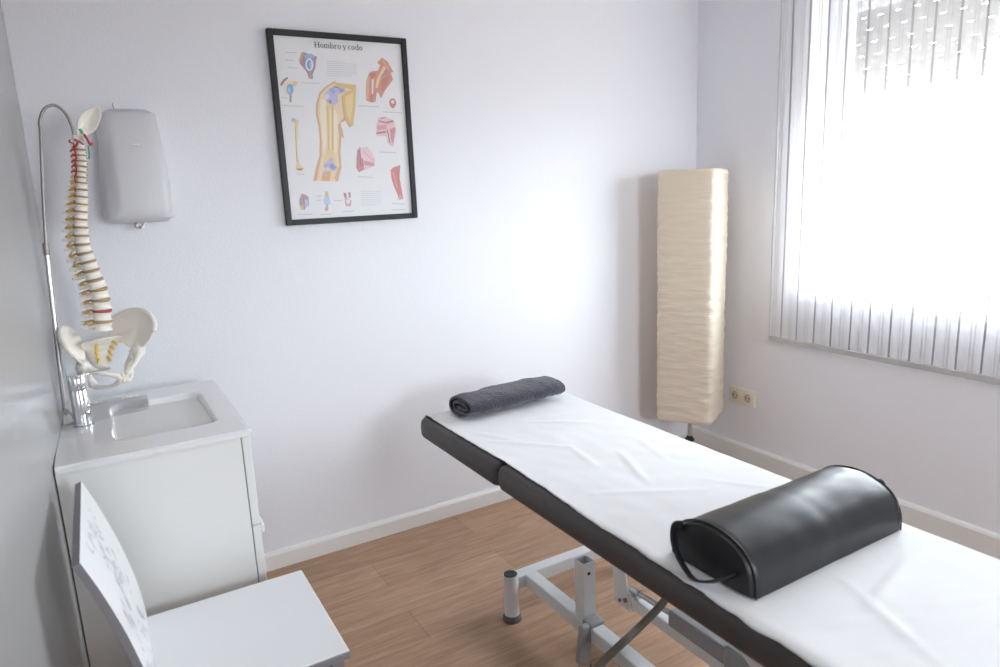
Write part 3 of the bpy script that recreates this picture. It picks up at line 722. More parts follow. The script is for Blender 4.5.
obj('hook_rod', b, M['steeldark'], t, True)
b = NB(); lathe(b, [(.0070, -.016), (.0078, -.014), (.0078, .014), (.0065, .018)], (-.1125, 2.324, 1.34), 14, axis=Vector((.05, .03, 1)).normalized()); obj('clamp_sleeve', b, M['steeldark'], t, True)
b = NB()
for p in ((-.139, 2.235), (-.108, 2.240), (-.134, 2.345)):
    tube(b, catmull([(-.1330, 2.29, BZ + .034), ((-.1330 + p[0]) / 2, (2.29 + p[1]) / 2, BZ + .026), (p[0], p[1], BZ + .004)], 4), .0035, 8)
tube(b, [(-.139, 2.235, BZ + .004), (-.108, 2.240, BZ + .004)], .0035, 8)
obj('foot', b, M['steel'], t, True)

# ------------------------------------------------------------------ anatomical spine model
TH = R(48)
A_ = Vector((math.cos(TH), -math.sin(TH), 0))      # forwards (belly side)
L_ = Vector((math.sin(TH), math.cos(TH), 0))       # towards the figure's left
t = thing('spine_model', 'life-size anatomical spine and pelvis model hanging from the steel hook', 'spine model', (SXc, SYc, .92))
path = [(.009, 1.628), (.008, 1.598), (.006, 1.570), (.000, 1.534), (-.005, 1.495), (-.012, 1.455), (-.020, 1.410), (-.024, 1.367), (-.024, 1.338), (-.021, 1.312), (-.015, 1.282), (-.010, 1.252), (-.004, 1.220), (-.001, 1.182), (-.002, 1.146), (-.006, 1.113), (-.009, 1.083)]
C0 = catmull([(x + .001, SYc, z) for x, z in path], 10)
# arc length table
ln = [0]
for p, q in zip(C0, C0[1:]): ln.append(ln[-1] + (q - p).length)
def at(s):
    s = max(0, min(ln[-1], s))
    for i in range(len(ln) - 1):
        if ln[i + 1] >= s:
            u = (s - ln[i]) / (ln[i + 1] - ln[i]); return C0[i].lerp(C0[i + 1], u), (C0[i + 1] - C0[i]).normalized()
    return C0[-1], (C0[-1] - C0[-2]).normalized()
hs = [.62] * 7 + [.78 + .03 * i for i in range(12)] + [1.22, 1.27, 1.3, 1.3, 1.28]
tot = sum(hs); s = 0; prev_mid = None
def basis(dn):
    up_ = -dn; a = (A_ - up_ * A_.dot(up_)).normalized(); l = up_.cross(a).normalized()
    return up_, a, l
VG = 'vertebrae'
for i, h in enumerate(hs):
    h = h / tot * ln[-1]; c, dn = at(s + h / 2); up_, a, l = basis(dn)
    cerv, lumb = i < 7, i >= 19
    w = (.0150 if cerv else .0180 + .0007 * (i - 7)) if not lumb else .0275 + .0005 * (i - 19)
    dpt = w * (.78 if not cerv else .72); hb = h * (.36 if not cerv else .34)
    def PT(x, y, z): return c + l * x + a * y + up_ * z
    b = NB(); rings = []
    n = 18
    for zz, k in ((-hb, .93), (-hb * .8, 1.0), (-hb * .3, .88), (0, .85), (hb * .3, .88), (hb * .8, 1.0), (hb, .93)):
        ring = []
        for q in range(n):
            th = 2 * math.pi * q / n; x, y = math.cos(th), math.sin(th)
            if y < 0: y *= .78
            ring.append(b.verts.new(PT(x * w * k, y * dpt * k, zz)))
        rings.append(ring)
    for p, q in zip(rings, rings[1:]):
        for k in range(n): b.faces.new((p[k], p[(k + 1) % n], q[(k + 1) % n], q[k]))
    b.faces.new(rings[0]); b.faces.new(rings[-1])
    # pedicles + lamina arch
    for sg in (-1, 1):
        tube(b, [PT(sg * w * .6, -dpt * .4, hb * .3), PT(sg * w * .72, -dpt * 1.1, hb * .2), PT(sg * w * .5, -dpt * 1.9, 0), PT(0, -dpt * 2.3, -hb * .2)], [w * .22, w * .24, w * .22, w * .2], 8)
        tl = (w * 1.25 if cerv else (w * 1.45 if not lumb else w * 1.5)); bk = (.7 if cerv else 1.9 if not lumb else 1.2)
        tube(b, [PT(sg * w * .65, -dpt * 1.2, 0), PT(sg * (w + tl) * .5, -dpt * (1 + bk) * .6, hb * .15), PT(sg * tl, -dpt * bk, hb * .3)], [w * .22, w * .17, w * .2], 8)
        # facet joints
        ellipsoid(b, PT(sg * w * .68, -dpt * 1.55, hb * .9), w * .2, w * .2, hb * .7, u=8, v=6)
    sl = (.011 if cerv else .019 if not lumb else .022) + (.008 if i == 6 else 0) - (.004 if i < 2 else 0)
    dz = -(.35 * sl if cerv else (.9 * sl if i < 17 else .35 * sl))
    if lumb: dz = -.15 * sl
    tube(b, [PT(0, -dpt * 2.1, 0), PT(0, -dpt * 2.2 - sl * .5, dz * .5), PT(0, -dpt * 2.2 - sl, dz)], [w * .2, .0032 if not lumb else .0058, .0036 if not lumb else .0078], 8)
    o = obj('vertebra', b, M['bonelight'], t, True)
    if i < 23:
        e, dn2 = at(s + h); u2, a2, l2 = basis(dn2)
        b = NB(); hd = h * .09 + .0005
        lathe(b, [(w * .94, -hd), (w * 1.0, -hd * .5), (w * 1.0, hd * .5), (w * .94, hd)], (0, 0, 0), 18)
        mt = Matrix(((l2.x, a2.x, u2.x), (l2.y, a2.y, u2.y), (l2.z, a2.z, u2.z))).to_4x4()
        bmesh.ops.scale(b, verts=b.verts, vec=(1, .82, 1)); bmesh.ops.transform(b, matrix=Matrix.Translation(e) @ mt, verts=b.verts)
        red = i in (21,)
        obj('intervertebral_disc', b, M['red'] if red else M['disc'], t, True, label='red herniated disc' if red else None)
        b = NB()
        for sg in (-1, 1):
            def P2(x, y, z): return e + l2 * x + a2 * y + u2 * z
            ex = .0125 if cerv else .0145
            tube(b, [P2(sg * w * .35, -dpt * 1.25, .002), P2(sg * w * .9, -dpt * 1.3, -.001), P2(sg * (w * .9 + ex * .6), -dpt * 1.1, -.004), P2(sg * (w * .9 + ex), -dpt * .7, -.0065)], [.0030, .0042, .0034, .0016], 7)
            if not lumb or True:
                tube(b, [P2(sg * w * .75, -dpt * 1.4, 0), P2(sg * w * .9, -dpt * 2.3, -.004)], [.0022, .0013], 6)
        obj('nerve_root', b, M['nerve'] if i > 5 else [M['red'] if i < 5 else M['nerve']], t, True)
    s += h
# spinal cord
b = NB(); pts = []
for k in range(40):
    p, dn = at(ln[-1] * k / 39); up_, a, l = basis(dn); pts.append(p - a * (.020 + .009 * k / 39))
tube(b, pts, .0042, 8); obj('spinal_cord', b, M['nerve'], t, True)
# vertebral arteries through the neck
b = NB()
for sg in (-1, 1):
    pts = []
    for k in range(14):
        p, dn = at(.135 * k / 13); up_, a, l = basis(dn); pts.append(p + l * sg * (.0155 + .003 * math.sin(k * 1.5)) - a * .004)
    e = pts[0]; pts = [e + L_ * -sg * .002 - A_ * .014 + Vector((0, 0, .012)), e + L_ * sg * .004 - A_ * .012 + Vector((0, 0, .006))] + pts
    tube(b, catmull(pts, 3), .0021, 7)
obj('vertebral_artery', b, M['red'], t, True)
b = NB()
tube(b, catmull([(.024, SYc - .02, 1.654), (.030, SYc - .022, 1.640), (.036, SYc - .021, 1.624), (.040, SYc - .018, 1.630)], 4), .0032, 8)
tube(b, catmull([(.0, SYc - .012, 1.640), (.006, SYc - .020, 1.633), (-.002, SYc - .012, 1.620), (-.010, SYc - .008, 1.612)], 4), .0030, 8)
obj('carotid_loop', b, M['red'], t, True)
b = NB(); tube(b, [(.016, SYc - .024, 1.668), (.021, SYc - .026, 1.655)], .004, 8)
obj('green_marker', b, M['green'], t, True); b = NB(); tube(b, catmull([(.030, SYc - .016, 1.622), (.0295, SYc - .018, 1.60), (.027, SYc - .016, 1.585)], 4), .0022, 8); obj('green_marker', b, M['green'], t, True)

# occipital plate: elongated scoop, hollow side up and towards the room
b = NB(); NU, NV = 24, 14; g = []
ax1 = Vector((.62, .12, .80)).normalized()          # long direction
nrm = Vector((.50, -.78, .16)); nrm = (nrm - ax1 * nrm.dot(ax1)).normalized()  # hollow faces this way
ax2 = ax1.cross(nrm).normalized()
cc = Vector((.036, SYc + .004, 1.684))
cen = b.verts.new(cc - nrm * .020); rings = []
for j in range(1, NV + 1):
    r_ = j / NV; ring = []
    for i in range(NU * 2):
        th = math.pi * i / NU
        e1 = .054 * (1 + .10 * math.cos(th)); wdt = .0235 * (1 + .30 * math.cos(th) - .10 * math.cos(2 * th))
        p = cc + ax1 * (math.cos(th) * e1 * r_) + ax2 * (math.sin(th) * wdt * r_) - nrm * (.020 * (1 - r_ ** 2.2))
        p += nrm * .003 * math.sin(3 * th) * r_ ** 3 + (p - cc) * (.07 * math.cos(4 * th) + .10 * noise.noise(Vector((math.cos(th) * 2.4, math.sin(th) * 2.4, 1)))) * r_
        ring.append(b.verts.new(p))
    rings.append(ring)
n = NU * 2
for k in range(n): b.faces.new((cen, rings[0][k], rings[0][(k + 1) % n]))
for p, q in zip(rings, rings[1:]):
    for k in range(n): b.faces.new((p[k], p[(k + 1) % n], q[(k + 1) % n], q[k]))
o = obj('occipital_bone', b, M['bonelight'], t, True); m = o.modifiers.new('t', 'SOLIDIFY'); m.thickness = .005; m.offset = -1; subd(o, 1)
b = NB()
for dx in (-.010, .012): ellipsoid(b, (.010 + dx, SYc - .004, 1.644), .008, .010, .010, u=10, v=8)
obj('occipital_condyle', b, M['bonelight'], t, True)

def W0(l, a, z): return PB + (L_ * l + A_ * a + Vector((0, 0, z))) * PS
# sacrum: curved shield of fused segments, with its openings
PB = Vector((-.009, SYc, 1.062))                     # sacral promontory
TP = R(68); A_ = Vector((math.cos(TP), -math.sin(TP), 0)); L_ = Vector((math.sin(TP), math.cos(TP), 0)); TI = R(11); PS = .90
def W(l, a, z):                                      # pelvis tilted forwards by TI
    return PB + (L_ * (l - .10 * z) + A_ * (a * math.cos(TI) + z * math.sin(TI)) + Vector((0, 0, z * math.cos(TI) - a * math.sin(TI) + .11 * l))) * PS
b = NB(); rows = []
NS_ = 13
for j in range(NS_):
    v = j / (NS_ - 1)
    zc = .010 - .110 * v ** 1.05; ac = .004 - .050 * math.sin(v * 2.0) + .012 * v * v
    hw_ = .060 * (1 - v) ** .6 + .009; th_ = .022 * (1 - v) ** .8 + .006
    bump = .0022 * math.cos(v * 5 * 2 * math.pi)
    row = []
    for i in range(20):
        a = 2 * math.pi * i / 20; x, y = math.cos(a), math.sin(a)
        row.append(b.verts.new(W0(x * hw_, ac + (y * th_ - .010 * x * x if y > 0 else y * th_ * 1.1 - .012 * x * x) + (bump if y > .2 and abs(x) < .6 else 0), zc - .010 * x * x)))
    rows.append(row)
for p, q in zip(rows, rows[1:]):
    for k in range(20): b.faces.new((p[k], p[(k + 1) % 20], q[(k + 1) % 20], q[k]))
b.faces.new(rows[0]); b.faces.new(rows[-1])
sac = obj('sacrum', b, M['bonelight'], t, True); subd(sac, 1)
b = NB()
for sg in (-1, 1):
    for k in range(4):
        v = .20 + k * .17; zc = .010 - .110 * v ** 1.05; ac = .004 - .050 * math.sin(v * 2.0) + .012 * v * v
        th_ = .022 * (1 - v) ** .8 + .006
        x = sg * (.026 - .0035 * k)
        tube(b, [W0(x * .7, ac + th_ * .2, zc), W0(x, ac + th_ * .9, zc - .002), W0(x * 1.2, ac + th_ * 1.1, zc - .010), W0(x * 1.35, ac + th_ * 1.0, zc - .018)], [.0045, .0045, .0034, .002], 7)
obj('sacral_nerve', b, M['nerve'], t, True)
# hip bones: blade, socket, ischium and pubic rami melted into one surface
def hip(sg):
    b = NB()
    blade = [(.044, -.070, -.004), (.056, -.076, .022), (.080, -.056, .046), (.105, -.023, .064), (.128, .015, .070), (.140, .050, .058), (.139, .076, .036), (.130, .086, .012), (.117, .082, -.012), (.104, .070, -.032), (.094, .050, -.052), (.078, .016, -.056), (.062, -.010, -.042), (.050, -.040, -.030), (.044, -.064, -.026)]
    cpt = Vector((.101, .008, .012)); N = len(blade); rr = 5; rings = []
    for j in range(1, rr + 1):
        u = j / rr; rings.append([Vector(p).lerp(cpt, 1 - u) + Vector((.014, -.002, 0)) * (1 - u * u) for p in blade])
    def mk(off, thick):
        out = []
        for j, ring in enumerate(rings):
            tt = thick * (.55 + .45 * (j + 1) / rr)
            out.append([b.verts.new(W(sg * (p.x + off * tt), p.y, p.z)) for p in ring])
        c0 = b.verts.new(W(sg * (cpt.x + .014 + off * thick * .55), cpt.y, cpt.z))
        for k in range(N): b.faces.new((c0, out[0][k], out[0][(k + 1) % N]))
        for p, q in zip(out, out[1:]):
            for k in range(N): b.faces.new((p[k], p[(k + 1) % N], q[(k + 1) % N], q[k]))
        return out[-1]
    e1 = mk(-1, .0042); e2 = mk(1, .0042)
    for k in range(N): b.faces.new((e1[k], e1[(k + 1) % N], e2[(k + 1) % N], e2[k]))
    def lim(pts, rads): tube(b, catmull([W(sg * p[0], p[1], p[2]) for p in pts], 4), [rads[min(int(i / 4), len(rads) - 2)] * (1 - (i % 4) / 4) + rads[min(int(i / 4) + 1, len(rads) - 1)] * ((i % 4) / 4) for i in range(4 * (len(pts) - 1) + 1)], 10)
    lim(blade[1:8], [.006, .007, .0075, .008, .008, .0085, .007])                          # crest
    lim([(.096, .040, -.040), (.090, .034, -.062), (.082, .018, -.078)], [.014, .022, .017])  # socket
    lim([(.086, .046, -.066), (.060, .074, -.078), (.032, .092, -.090), (.010, .096, -.102)], [.013, .008, .0075, .011])
    lim([(.008, .094, -.104), (.011, .090, -.124), (.028, .070, -.140), (.048, .036, -.150), (.060, .008, -.152)], [.010, .009, .006, .0065, .012])
    lim([(.082, .018, -.078), (.072, .000, -.104), (.064, -.006, -.130), (.060, .008, -.152)], [.016, .011, .012, .014])
    o = obj('hip_bone', b, M['bonelight'], t, True)
    m = o.modifiers.new('r', 'REMESH'); m.mode = 'VOXEL'; m.voxel_size = .0026; m.use_smooth_shade = True
    m = o.modifiers.new('s', 'SMOOTH'); m.factor = .6; m.iterations = 5
    return o
hip(1); hip(-1)
b = NB(); ellipsoid(b, W(0, .095, -.113), .009, .009, .017, Matrix.Rotation(-TH, 4, 'Z'), 14, 10); obj('pubic_disc', b, M['bone'], t, True)

# ------------------------------------------------------------------ chair
t = thing('chair', 'white chair with curved back etched with small leaves and grey edges by the left wall', 'chair', (.19, 1.575, 0))
CY0, CY1 = 1.345, 1.775
prof = [(-.010, .440), (-.011, .470), (-.014, .510), (-.020, .560), (-.031, .615), (-.044, .672), (-.058, .722), (-.072, .768), (-.086, .808), (-.0965, .836)]
PF = catmull([(x, 0, z) for x, z in prof], 4)
def back_pt(u, v, off=0.0):
    """u across (0..1), v up (0..1); off pushes out of the front face"""
    s_ = v * (len(PF) - 1); i = min(int(s_), len(PF) - 2); f = s_ - i
    p = PF[i].lerp(PF[i + 1], f); d = (PF[i + 1] - PF[i]).normalized(); nn = Vector((d.z, 0, -d.x))
    q = p + nn * off
    return Vector((q.x, CY0 + (CY1 - CY0) * u, q.z))
b = NB(); g = [[b.verts.new(back_pt(i / 12, j / 36)) for i in range(13)] for j in range(37)]
h2 = [[b.verts.new(back_pt(i / 12, j / 36, -.014)) for i in range(13)] for j in range(37)]
for j in range(36):
    for i in range(12):
        b.faces.new((g[j][i], g[j][i + 1], g[j + 1][i + 1], g[j + 1][i]))
        f = b.faces.new((h2[j][i], h2[j][i + 1], h2[j + 1][i + 1], h2[j + 1][i])); f.material_index = 1
for j in range(36):
    for i in (0, 12): f = b.faces.new((g[j][i], g[j + 1][i], h2[j + 1][i], h2[j][i])); f.material_index = 1
for i in range(12):
    for j in (0, 36): f = b.faces.new((g[j][i], g[j][i + 1], h2[j][i + 1], h2[j][i])); f.material_index = 1
bk = obj('backrest', b, [M['chairwhite'], M['chairgrey']], t, True)
b = NB(); rnd = random.Random(11)
def leaf(u, v, ang, ln_, wd):
    ca, sa = math.cos(ang), math.sin(ang); Hh = .41; Wd = CY1 - CY0; pts = []
    for k in range(10):
        q = 2 * math.pi * k / 10; x = math.cos(q) * ln_ / 2; y = math.sin(q) * wd / 2 * (1 - .25 * math.cos(q))
        pts.append(back_pt(u + (x * ca - y * sa) / Wd, v + (x * sa + y * ca) / Hh, .0006))
    b.faces.new([b.verts.new(p) for p in pts])
for _ in range(46):
    u = rnd.gauss(.52, .2); v = rnd.uniform(.12, .93)
    if not .1 < u < .9: continue
    for k in range(rnd.choice((1, 2, 3))):
        leaf(min(.92, max(.08, u + rnd.uniform(-.05, .05))), min(.96, max(.05, v + rnd.uniform(-.03, .03))), rnd.uniform(0, 6.3), rnd.uniform(.016, .040), rnd.uniform(.006, .012))
obj('etched_leaves', b, M['etch'], bk)
b = NB(); box(b, -.012, .372, 1.372, 1.784, .430, .452, .004, 2)
for f in b.faces:
    if abs(f.normal.z) < .5: f.material_index = 1
obj('seat', b, [M['chairwhite'], M['chairgrey']], t)
b = NB(); box(b, .010, .350, 1.395, 1.760, .402, .430, .002, 1); obj('seat_frame', b, M['chairgrey'], t)
for (x, y) in ((.345, 1.396), (.345, 1.758)):
    b = NB(); tube(b, [(x, y, .428), (x + .012, y + (.004 if y > 1.5 else -.004), 0)], 0, flat=(.026, .026)); obj('leg', b, M['chairgrey'], t)
for y in (1.396, 1.758):
    b = NB(); tube(b, [(.010, y, .428), (-.055, y, 0)], 0, flat=(.026, .026)); obj('leg', b, M['chairgrey'], t)

# ------------------------------------------------------------------ treatment table
TX0, TX1, TY1, TY0, TZ, TT = .938, 1.545, 2.258, .30, .648, .078
t = thing('treatment_table', 'charcoal padded massage table on a white steel lifting frame', 'massage table', (1.24, 1.3, 0))
def pad(y0, y1, r_end0, r_end1):
    """cushion with a round-nosed edge; outline rounded at the given ends"""
    b = NB(); prof_ = []
    rc = .030
    for k in range(9):
        a = -math.pi / 2 + math.pi * k / 8
        # superellipse edge
        prof_.append((rc * (1 - abs(math.cos(a)) ** .6), TT / 2 * (abs(math.sin(a)) ** .75) * (1 if a > 0 else -1)))
    def outline(ins):
        pts = []
        for (cxx, cyy, r_, a0) in ((TX0, y0, r_end0, 180), (TX1, y0, r_end0, 270), (TX1, y1, r_end1, 0), (TX0, y1, r_end1, 90)):
            r2 = max(r_, .004); ox = cxx + (r2 if cxx == TX0 else -r2); oy = cyy + (r2 if cyy == y0 else -r2)
            for k in range(7):
                a = R(a0 + 90 * k / 6); rr = max(r2 - ins, .001) if r2 > ins else .001
                px, py = ox + r2 * math.cos(a), oy + r2 * math.sin(a)
                px -= ins * math.cos(a); py -= ins * math.sin(a)
                pts.append((px, py))
        return pts
    rings = []
    for ins, z in prof_: rings.append([b.verts.new((x, y, TZ - TT / 2 + z)) for x, y in outline(ins)])
    n = len(rings[0])
    for p, q in zip(rings, rings[1:]):
        for k in range(n): b.faces.new((p[k], p[(k + 1) % n], q[(k + 1) % n], q[k]))
    b.faces.new(rings[0]); b.faces.new(rings[-1])
    return b
obj('headrest_cushion', pad(1.687, TY1, .030, .045), M['vinylgrey'], t, True)
obj('main_cushion', pad(TY0, 1.686, .045, .030), M['vinylgrey'], t, True)
b = NB()
for x in (TX0 + .09, TX1 - .09): box(b, x - .015, x + .015, TY0 + .1, 1.66, TZ - TT - .035, TZ - TT, .003)
for y in (TY0 + .2, 1.0, 1.55): box(b, TX0 + .09, TX1 - .09, y - .015, y + .015, TZ - TT - .033, TZ - TT - .002, .003)
obj('top_frame', b, M['whitepaintmetal'], t)
b = NB()
for x in (TX0 + .16, TX1 - .16): box(b, x - .012, x + .012, 1.70, 2.12, TZ - TT - .024, TZ - TT, .002)
box(b, TX0 + .165, TX1 - .165, 1.92, 1.945, TZ - TT - .022, TZ - TT - .002, .002)
obj('headrest_frame', b, M['whitepaintmetal'], t)
# base: cross bars, long rails and round feet
BZt = .150; bw = .046
for (y, x0, x1) in ((1.862, 1.085, 1.585), (.42, 1.085, 1.585)):
    b = NB(); box(b, x0, x1, y - bw / 2, y + bw / 2, BZt - .045, BZt, .004); obj('cross_bar', b, M['whitepaintmetal'], t)
for x in (1.150, ):
    b = NB(); box(b, x - bw / 2, x + bw / 2, .42, 1.845, BZt - .047, BZt - .001, .004); obj('base_rail', b, M['whitepaintmetal'], t)
b = NB(); box(b, 1.355 - .02, 1.355 + .02, .42, 1.55, .108, .146, .004); obj('base_rail', b, M['whitepaintmetal'], t)
b = NB(); prism(b, [(1.53, .10), (1.61, .10), (1.62, .34), (1.58, .34)], 'x', 1.328, 1.334)
box(b, 1.334, 1.378, 1.53, 1.57, .10, .15, .002); obj('pivot_bracket', b, M['whitepaintmetal'], t)
b = NB(); tube(b, [(1.322, 1.552, .132), (1.383, 1.552, .132)], .008, 10); tube(b, [(1.322, 1.580, .118), (1.383, 1.580, .118)], .006, 10); obj('pivot_bolt', b, M['steeldark'], t, True)
for (x, y) in ((1.068, 1.842), (1.60, 1.862), (1.068, .42), (1.60, .42)):
    b = NB(); lathe(b, [(.0255, .018), (.0255, .170)], (x, y, 0), 28); f_ = obj('foot_tube', b, M['whitepaintmetal'], t, True)
    b = NB(); lathe(b, [(.032, 0), (.033, .004), (.031, .016), (.027, .022)], (x, y, 0), 28); obj('foot_pad', b, M['footgrey'], f_, True)
    b = NB(); lathe(b, [(.0225, .168), (.0235, .172), (.014, .1725), (.013, .1705)], (x, y, 0), 28); obj('end_cap', b, M['blackplastic'], f_, True)
# upright stub with open top
b = NB(); ux, uy, uh, hw2 = 1.160, 1.545, .334, .0225
for (x0, x1, y0, y1) in ((ux - hw2, ux + hw2, uy - hw2, uy - hw2 + .003), (ux - hw2, ux + hw2, uy + hw2 - .003, uy + hw2), (ux - hw2, ux - hw2 + .003, uy - hw2 + .003, uy + hw2 - .003), (ux + hw2 - .003, ux + hw2, uy - hw2 + .003, uy + hw2 - .003)):
    box(b, x0, x1, y0, y1, BZt - .002, uh)
up_o = obj('upright_post', b, M['whitepaintmetal'], t)
b = NB(); lathe(b, [(.0055, 0), (.0055, .001)], (ux - .002, uy - hw2, uh - .035), 12, axis=(0, -1, 0)); box(b, ux - hw2 + .003, ux + hw2 - .003, uy - hw2 + .003, uy + hw2 - .003, uh - .04, uh - .036); obj('bolt_hole', b, M['dark'], up_o)
b = NB(); box(b, ux - .036, ux + .020, 1.475, 1.520, BZt - .05, BZt + .012, .008, 3); obj('rail_clamp', b, M['greyplastic'], t, True)
# lifting arms between base and top frame
for x in (1.20, 1.44):
    b = NB(); tube(b, [(x, .62, .13), (x, 1.22, TZ - TT - .02)], 0, flat=(.026, .045)); obj('lifting_arm', b, M['whitepaintmetal'], t)
b = NB(); tube(b, [(1.352, 1.53, .166), (1.352, 1.34, .176)], .010, 14); tube(b, [(1.352, 1.55, .165), (1.352, 1.51, .166)], .015, 12); obj('actuator_rod', b, M['steel'], t, True)
b = NB(); box(b, 1.322, 1.378, .72, 1.36, .150, .205, .010, 3); obj('actuator_housing', b, M['greyplastic'], t, True)
b = NB(); box(b, 1.312, 1.40, .98, 1.14, .148, .225, .012, 3); obj('motor_box', b, M['greyplastic'], t, True)
# handset clipped to the rail, and cords
b = NB(); box(b, -.022, .022, -.012, .012, -.115, .01, .008, 3, mtx=Matrix.Translation((1.118, 1.490, .150)) @ Matrix.Rotation(R(8), 4, 'Y')); hs_ = obj('handset', b, M['greyplastic'], t, True)
b = NB(); tube(b, catmull([(1.122, 1.475, .035), (1.123, 1.47, .012), (1.13, 1.44, .006), (1.16, 1.40, .005), (1.15, 1.30, .005)], 6), .004, 8); obj('handset_cord', b, M['cord'], hs_, True)
b = NB(); tube(b, catmull([(1.36, 1.34, .37), (1.335, 1.345, .30), (1.295, 1.350, .243), (1.211, 1.354, .195), (1.137, 1.346, .175), (1.073, 1.366, .12), (1.02, 1.37, .06), (.97, 1.33, .016), (.93, 1.22, .012), (.91, 1.0, .012), (.96, .8, .012)], 8), .0115, 12); obj('power_cord', b, M['cord'], t, True)

# ------------------------------------------------------------------ cotton sheet on the table
b = NB(); NX, NY = 110, 300; ex0, ex1, ey0, ey1 = .93, 1.55, .315, 2.262; g = []
def left_edge(y):
    e = .968 + .010 * noise.noise(Vector((y * 3.1, 0, 0))) + .005 * noise.noise(Vector((y * 14, 3, 0))) + .002 * noise.noise(Vector((y * 45, 9, 0)))
    if y < 1.45: e -= .020 * min(1, (1.45 - y) / .25)
    if y < .85: e -= .006 * min(1, (.85 - y) / .1)
    return e
creases = [((1.02, 1.86), (1.20, 1.66), .006), ((1.20, 1.66), (1.17, 1.50), .005), ((1.30, 1.55), (1.21, 1.32), .007), ((1.05, 1.35), (1.30, 1.20), .005), ((1.42, 1.60), (1.36, 1.40), .004),
           ((1.00, 2.00), (1.10, 1.80), .005), ((1.15, .66), (1.40, .72), .007), ((1.05, .58), (1.25, .50), .007), ((1.25, .60), (1.45, .52), .006), ((1.20, .74), (1.10, .50), .005), ((1.0, .70), (1.2, .60), .004), ((1.35, 1.25), (1.48, 1.05), .004), ((1.22, 1.95), (1.40, 1.80), .004)]
def crease(x, y):
    d = 0
    for (ax, ay), (bx, by), h_ in creases:
        vx, vy = bx - ax, by - ay; l2 = vx * vx + vy * vy
        u = ((x - ax) * vx + (y - ay) * vy) / l2; uu = max(0, min(1, u))
        dd = math.hypot(x - ax - uu * vx, y - ay - uu * vy)
        d += h_ * math.exp(-(dd / .013) ** 2) * max(0, min(1, 1.3 - 2 * abs(uu - .5)))
    return d
for j in range(NY + 1):
    row = []
    y = ey0 + (ey1 - ey0) * j / NY
    for i in range(NX + 1):
        u = i / NX; x = left_edge(y) + (ex1 - left_edge(y)) * u
        z = TZ + .0025
        z += .0022 * (noise.noise(Vector((x * 6, y * 5, 2))) + .5) + .0012 * noise.noise(Vector((x * 17, y * 15, 5))) + crease(x, y) * .45
        lift = .006 * max(0, noise.noise(Vector((y * 8, 5, 5)))) * max(0, 1 - u * 14)
        z += lift
        # follow the cushion's rolled edge
        dl = x - TX0; 
        if dl < .030: z -= .030 * (1 - math.sqrt(max(0, 1 - ((.030 - dl) / .030) ** 2))) * .55
        dr = ex1 - x; yy = y
        if dr < .022:
            q = 1 - dr / .022; z -= .045 * q * q; 
        de = ey1 - y
        if de < .028: q = 1 - de / .028; z -= .04 * q * q
        row.append(b.verts.new((x, yy, z)))
    g.append(row)
for j in range(NY):
    for i in range(NX): b.faces.new((g[j][i], g[j][i + 1], g[j + 1][i + 1], g[j + 1][i]))
o = obj('bed_sheet', b, M['sheet'], None, True)
m = o.modifiers.new('t', 'SOLIDIFY'); m.thickness = .0012; m.offset = 1
tag(o, 'thin white creased cotton sheet covering the massage table', 'sheet')
SZt = TZ + .006

# ------------------------------------------------------------------ folded towel
b = NB(); Lt, Wt, Ht = .420, .205, .082
# cross-section: a flattened coil of towel (spiral band), swept along its length
def coil():
    pts = []
    turns = 2.1; N = 92
    for k in range(N + 1):
        f = k / N; a = 2 * math.pi * turns * f + math.pi * 1.5
        q = 1 - .62 * f
        ca, sa = math.cos(a), math.sin(a)
        x = (abs(ca) ** .75) * (1 if ca > 0 else -1) * Wt / 2 * q; z = (abs(sa) ** .85) * (1 if sa > 0 else -1) * Ht / 2 * (1 - .74 * f)
        pts.append(Vector((x, z)))
    return pts
cp = coil(); th = .0095; band = []
for k, p in enumerate(cp):
    d = (cp[min(k + 1, len(cp) - 1)] - cp[max(k - 1, 0)]).normalized(); nn = Vector((-d.y, d.x))
    band.append((p, p + nn * th))
NLn = 60; rows = []
for j in range(NLn + 1):
    s_ = j / NLn - .5; row = []
    for side in (0, 1):
        for k, pr in enumerate(band):
            p = pr[side]
            endw = .004 * noise.noise(Vector((k * .07, j * .01, 3))) * (1 if j in (0, NLn) else 0)
            r1 = 1 - .10 * (abs(s_) * 2) ** 6
            wob = .0035 * noise.noise(Vector((s_ * 7, p.x * 16, p.y * 20)))
            x = s_ * Lt + endw + .018 * (p.y / Ht) * (1 if s_ < 0 else -.3) * (abs(s_) * 2) ** 8
            row.append(b.verts.new((x, p.x * r1 + wob, (p.y * r1 + wob + .002 * noise.noise(Vector((s_ * 20, p.x * 40, 1)))))))
    rows.append(row)
nb = len(band)
for p, q in zip(rows, rows[1:]):
    for k in range(nb - 1):
        b.faces.new((p[k], p[k + 1], q[k + 1], q[k])); b.faces.new((p[nb + k], q[nb + k], q[nb + k + 1], p[nb + k + 1]))
    for k in (0, nb - 1): b.faces.new((p[k], q[k], q[nb + k], p[nb + k]))
for row in (rows[0], rows[-1]):
    for k in range(nb - 1): b.faces.new((row[k], row[k + 1], row[nb + k + 1], row[nb + k]))
bmesh.ops.transform(b, matrix=Matrix.Translation((1.262, 2.128, SZt + Ht / 2 + .002)) @ Matrix.Rotation(R(3), 4, 'Z'), verts=b.verts)
o = obj('towel', b, M['towel'], None, True); tag(o, 'dark grey terry towel rolled flat at the head end of the table', 'towel')

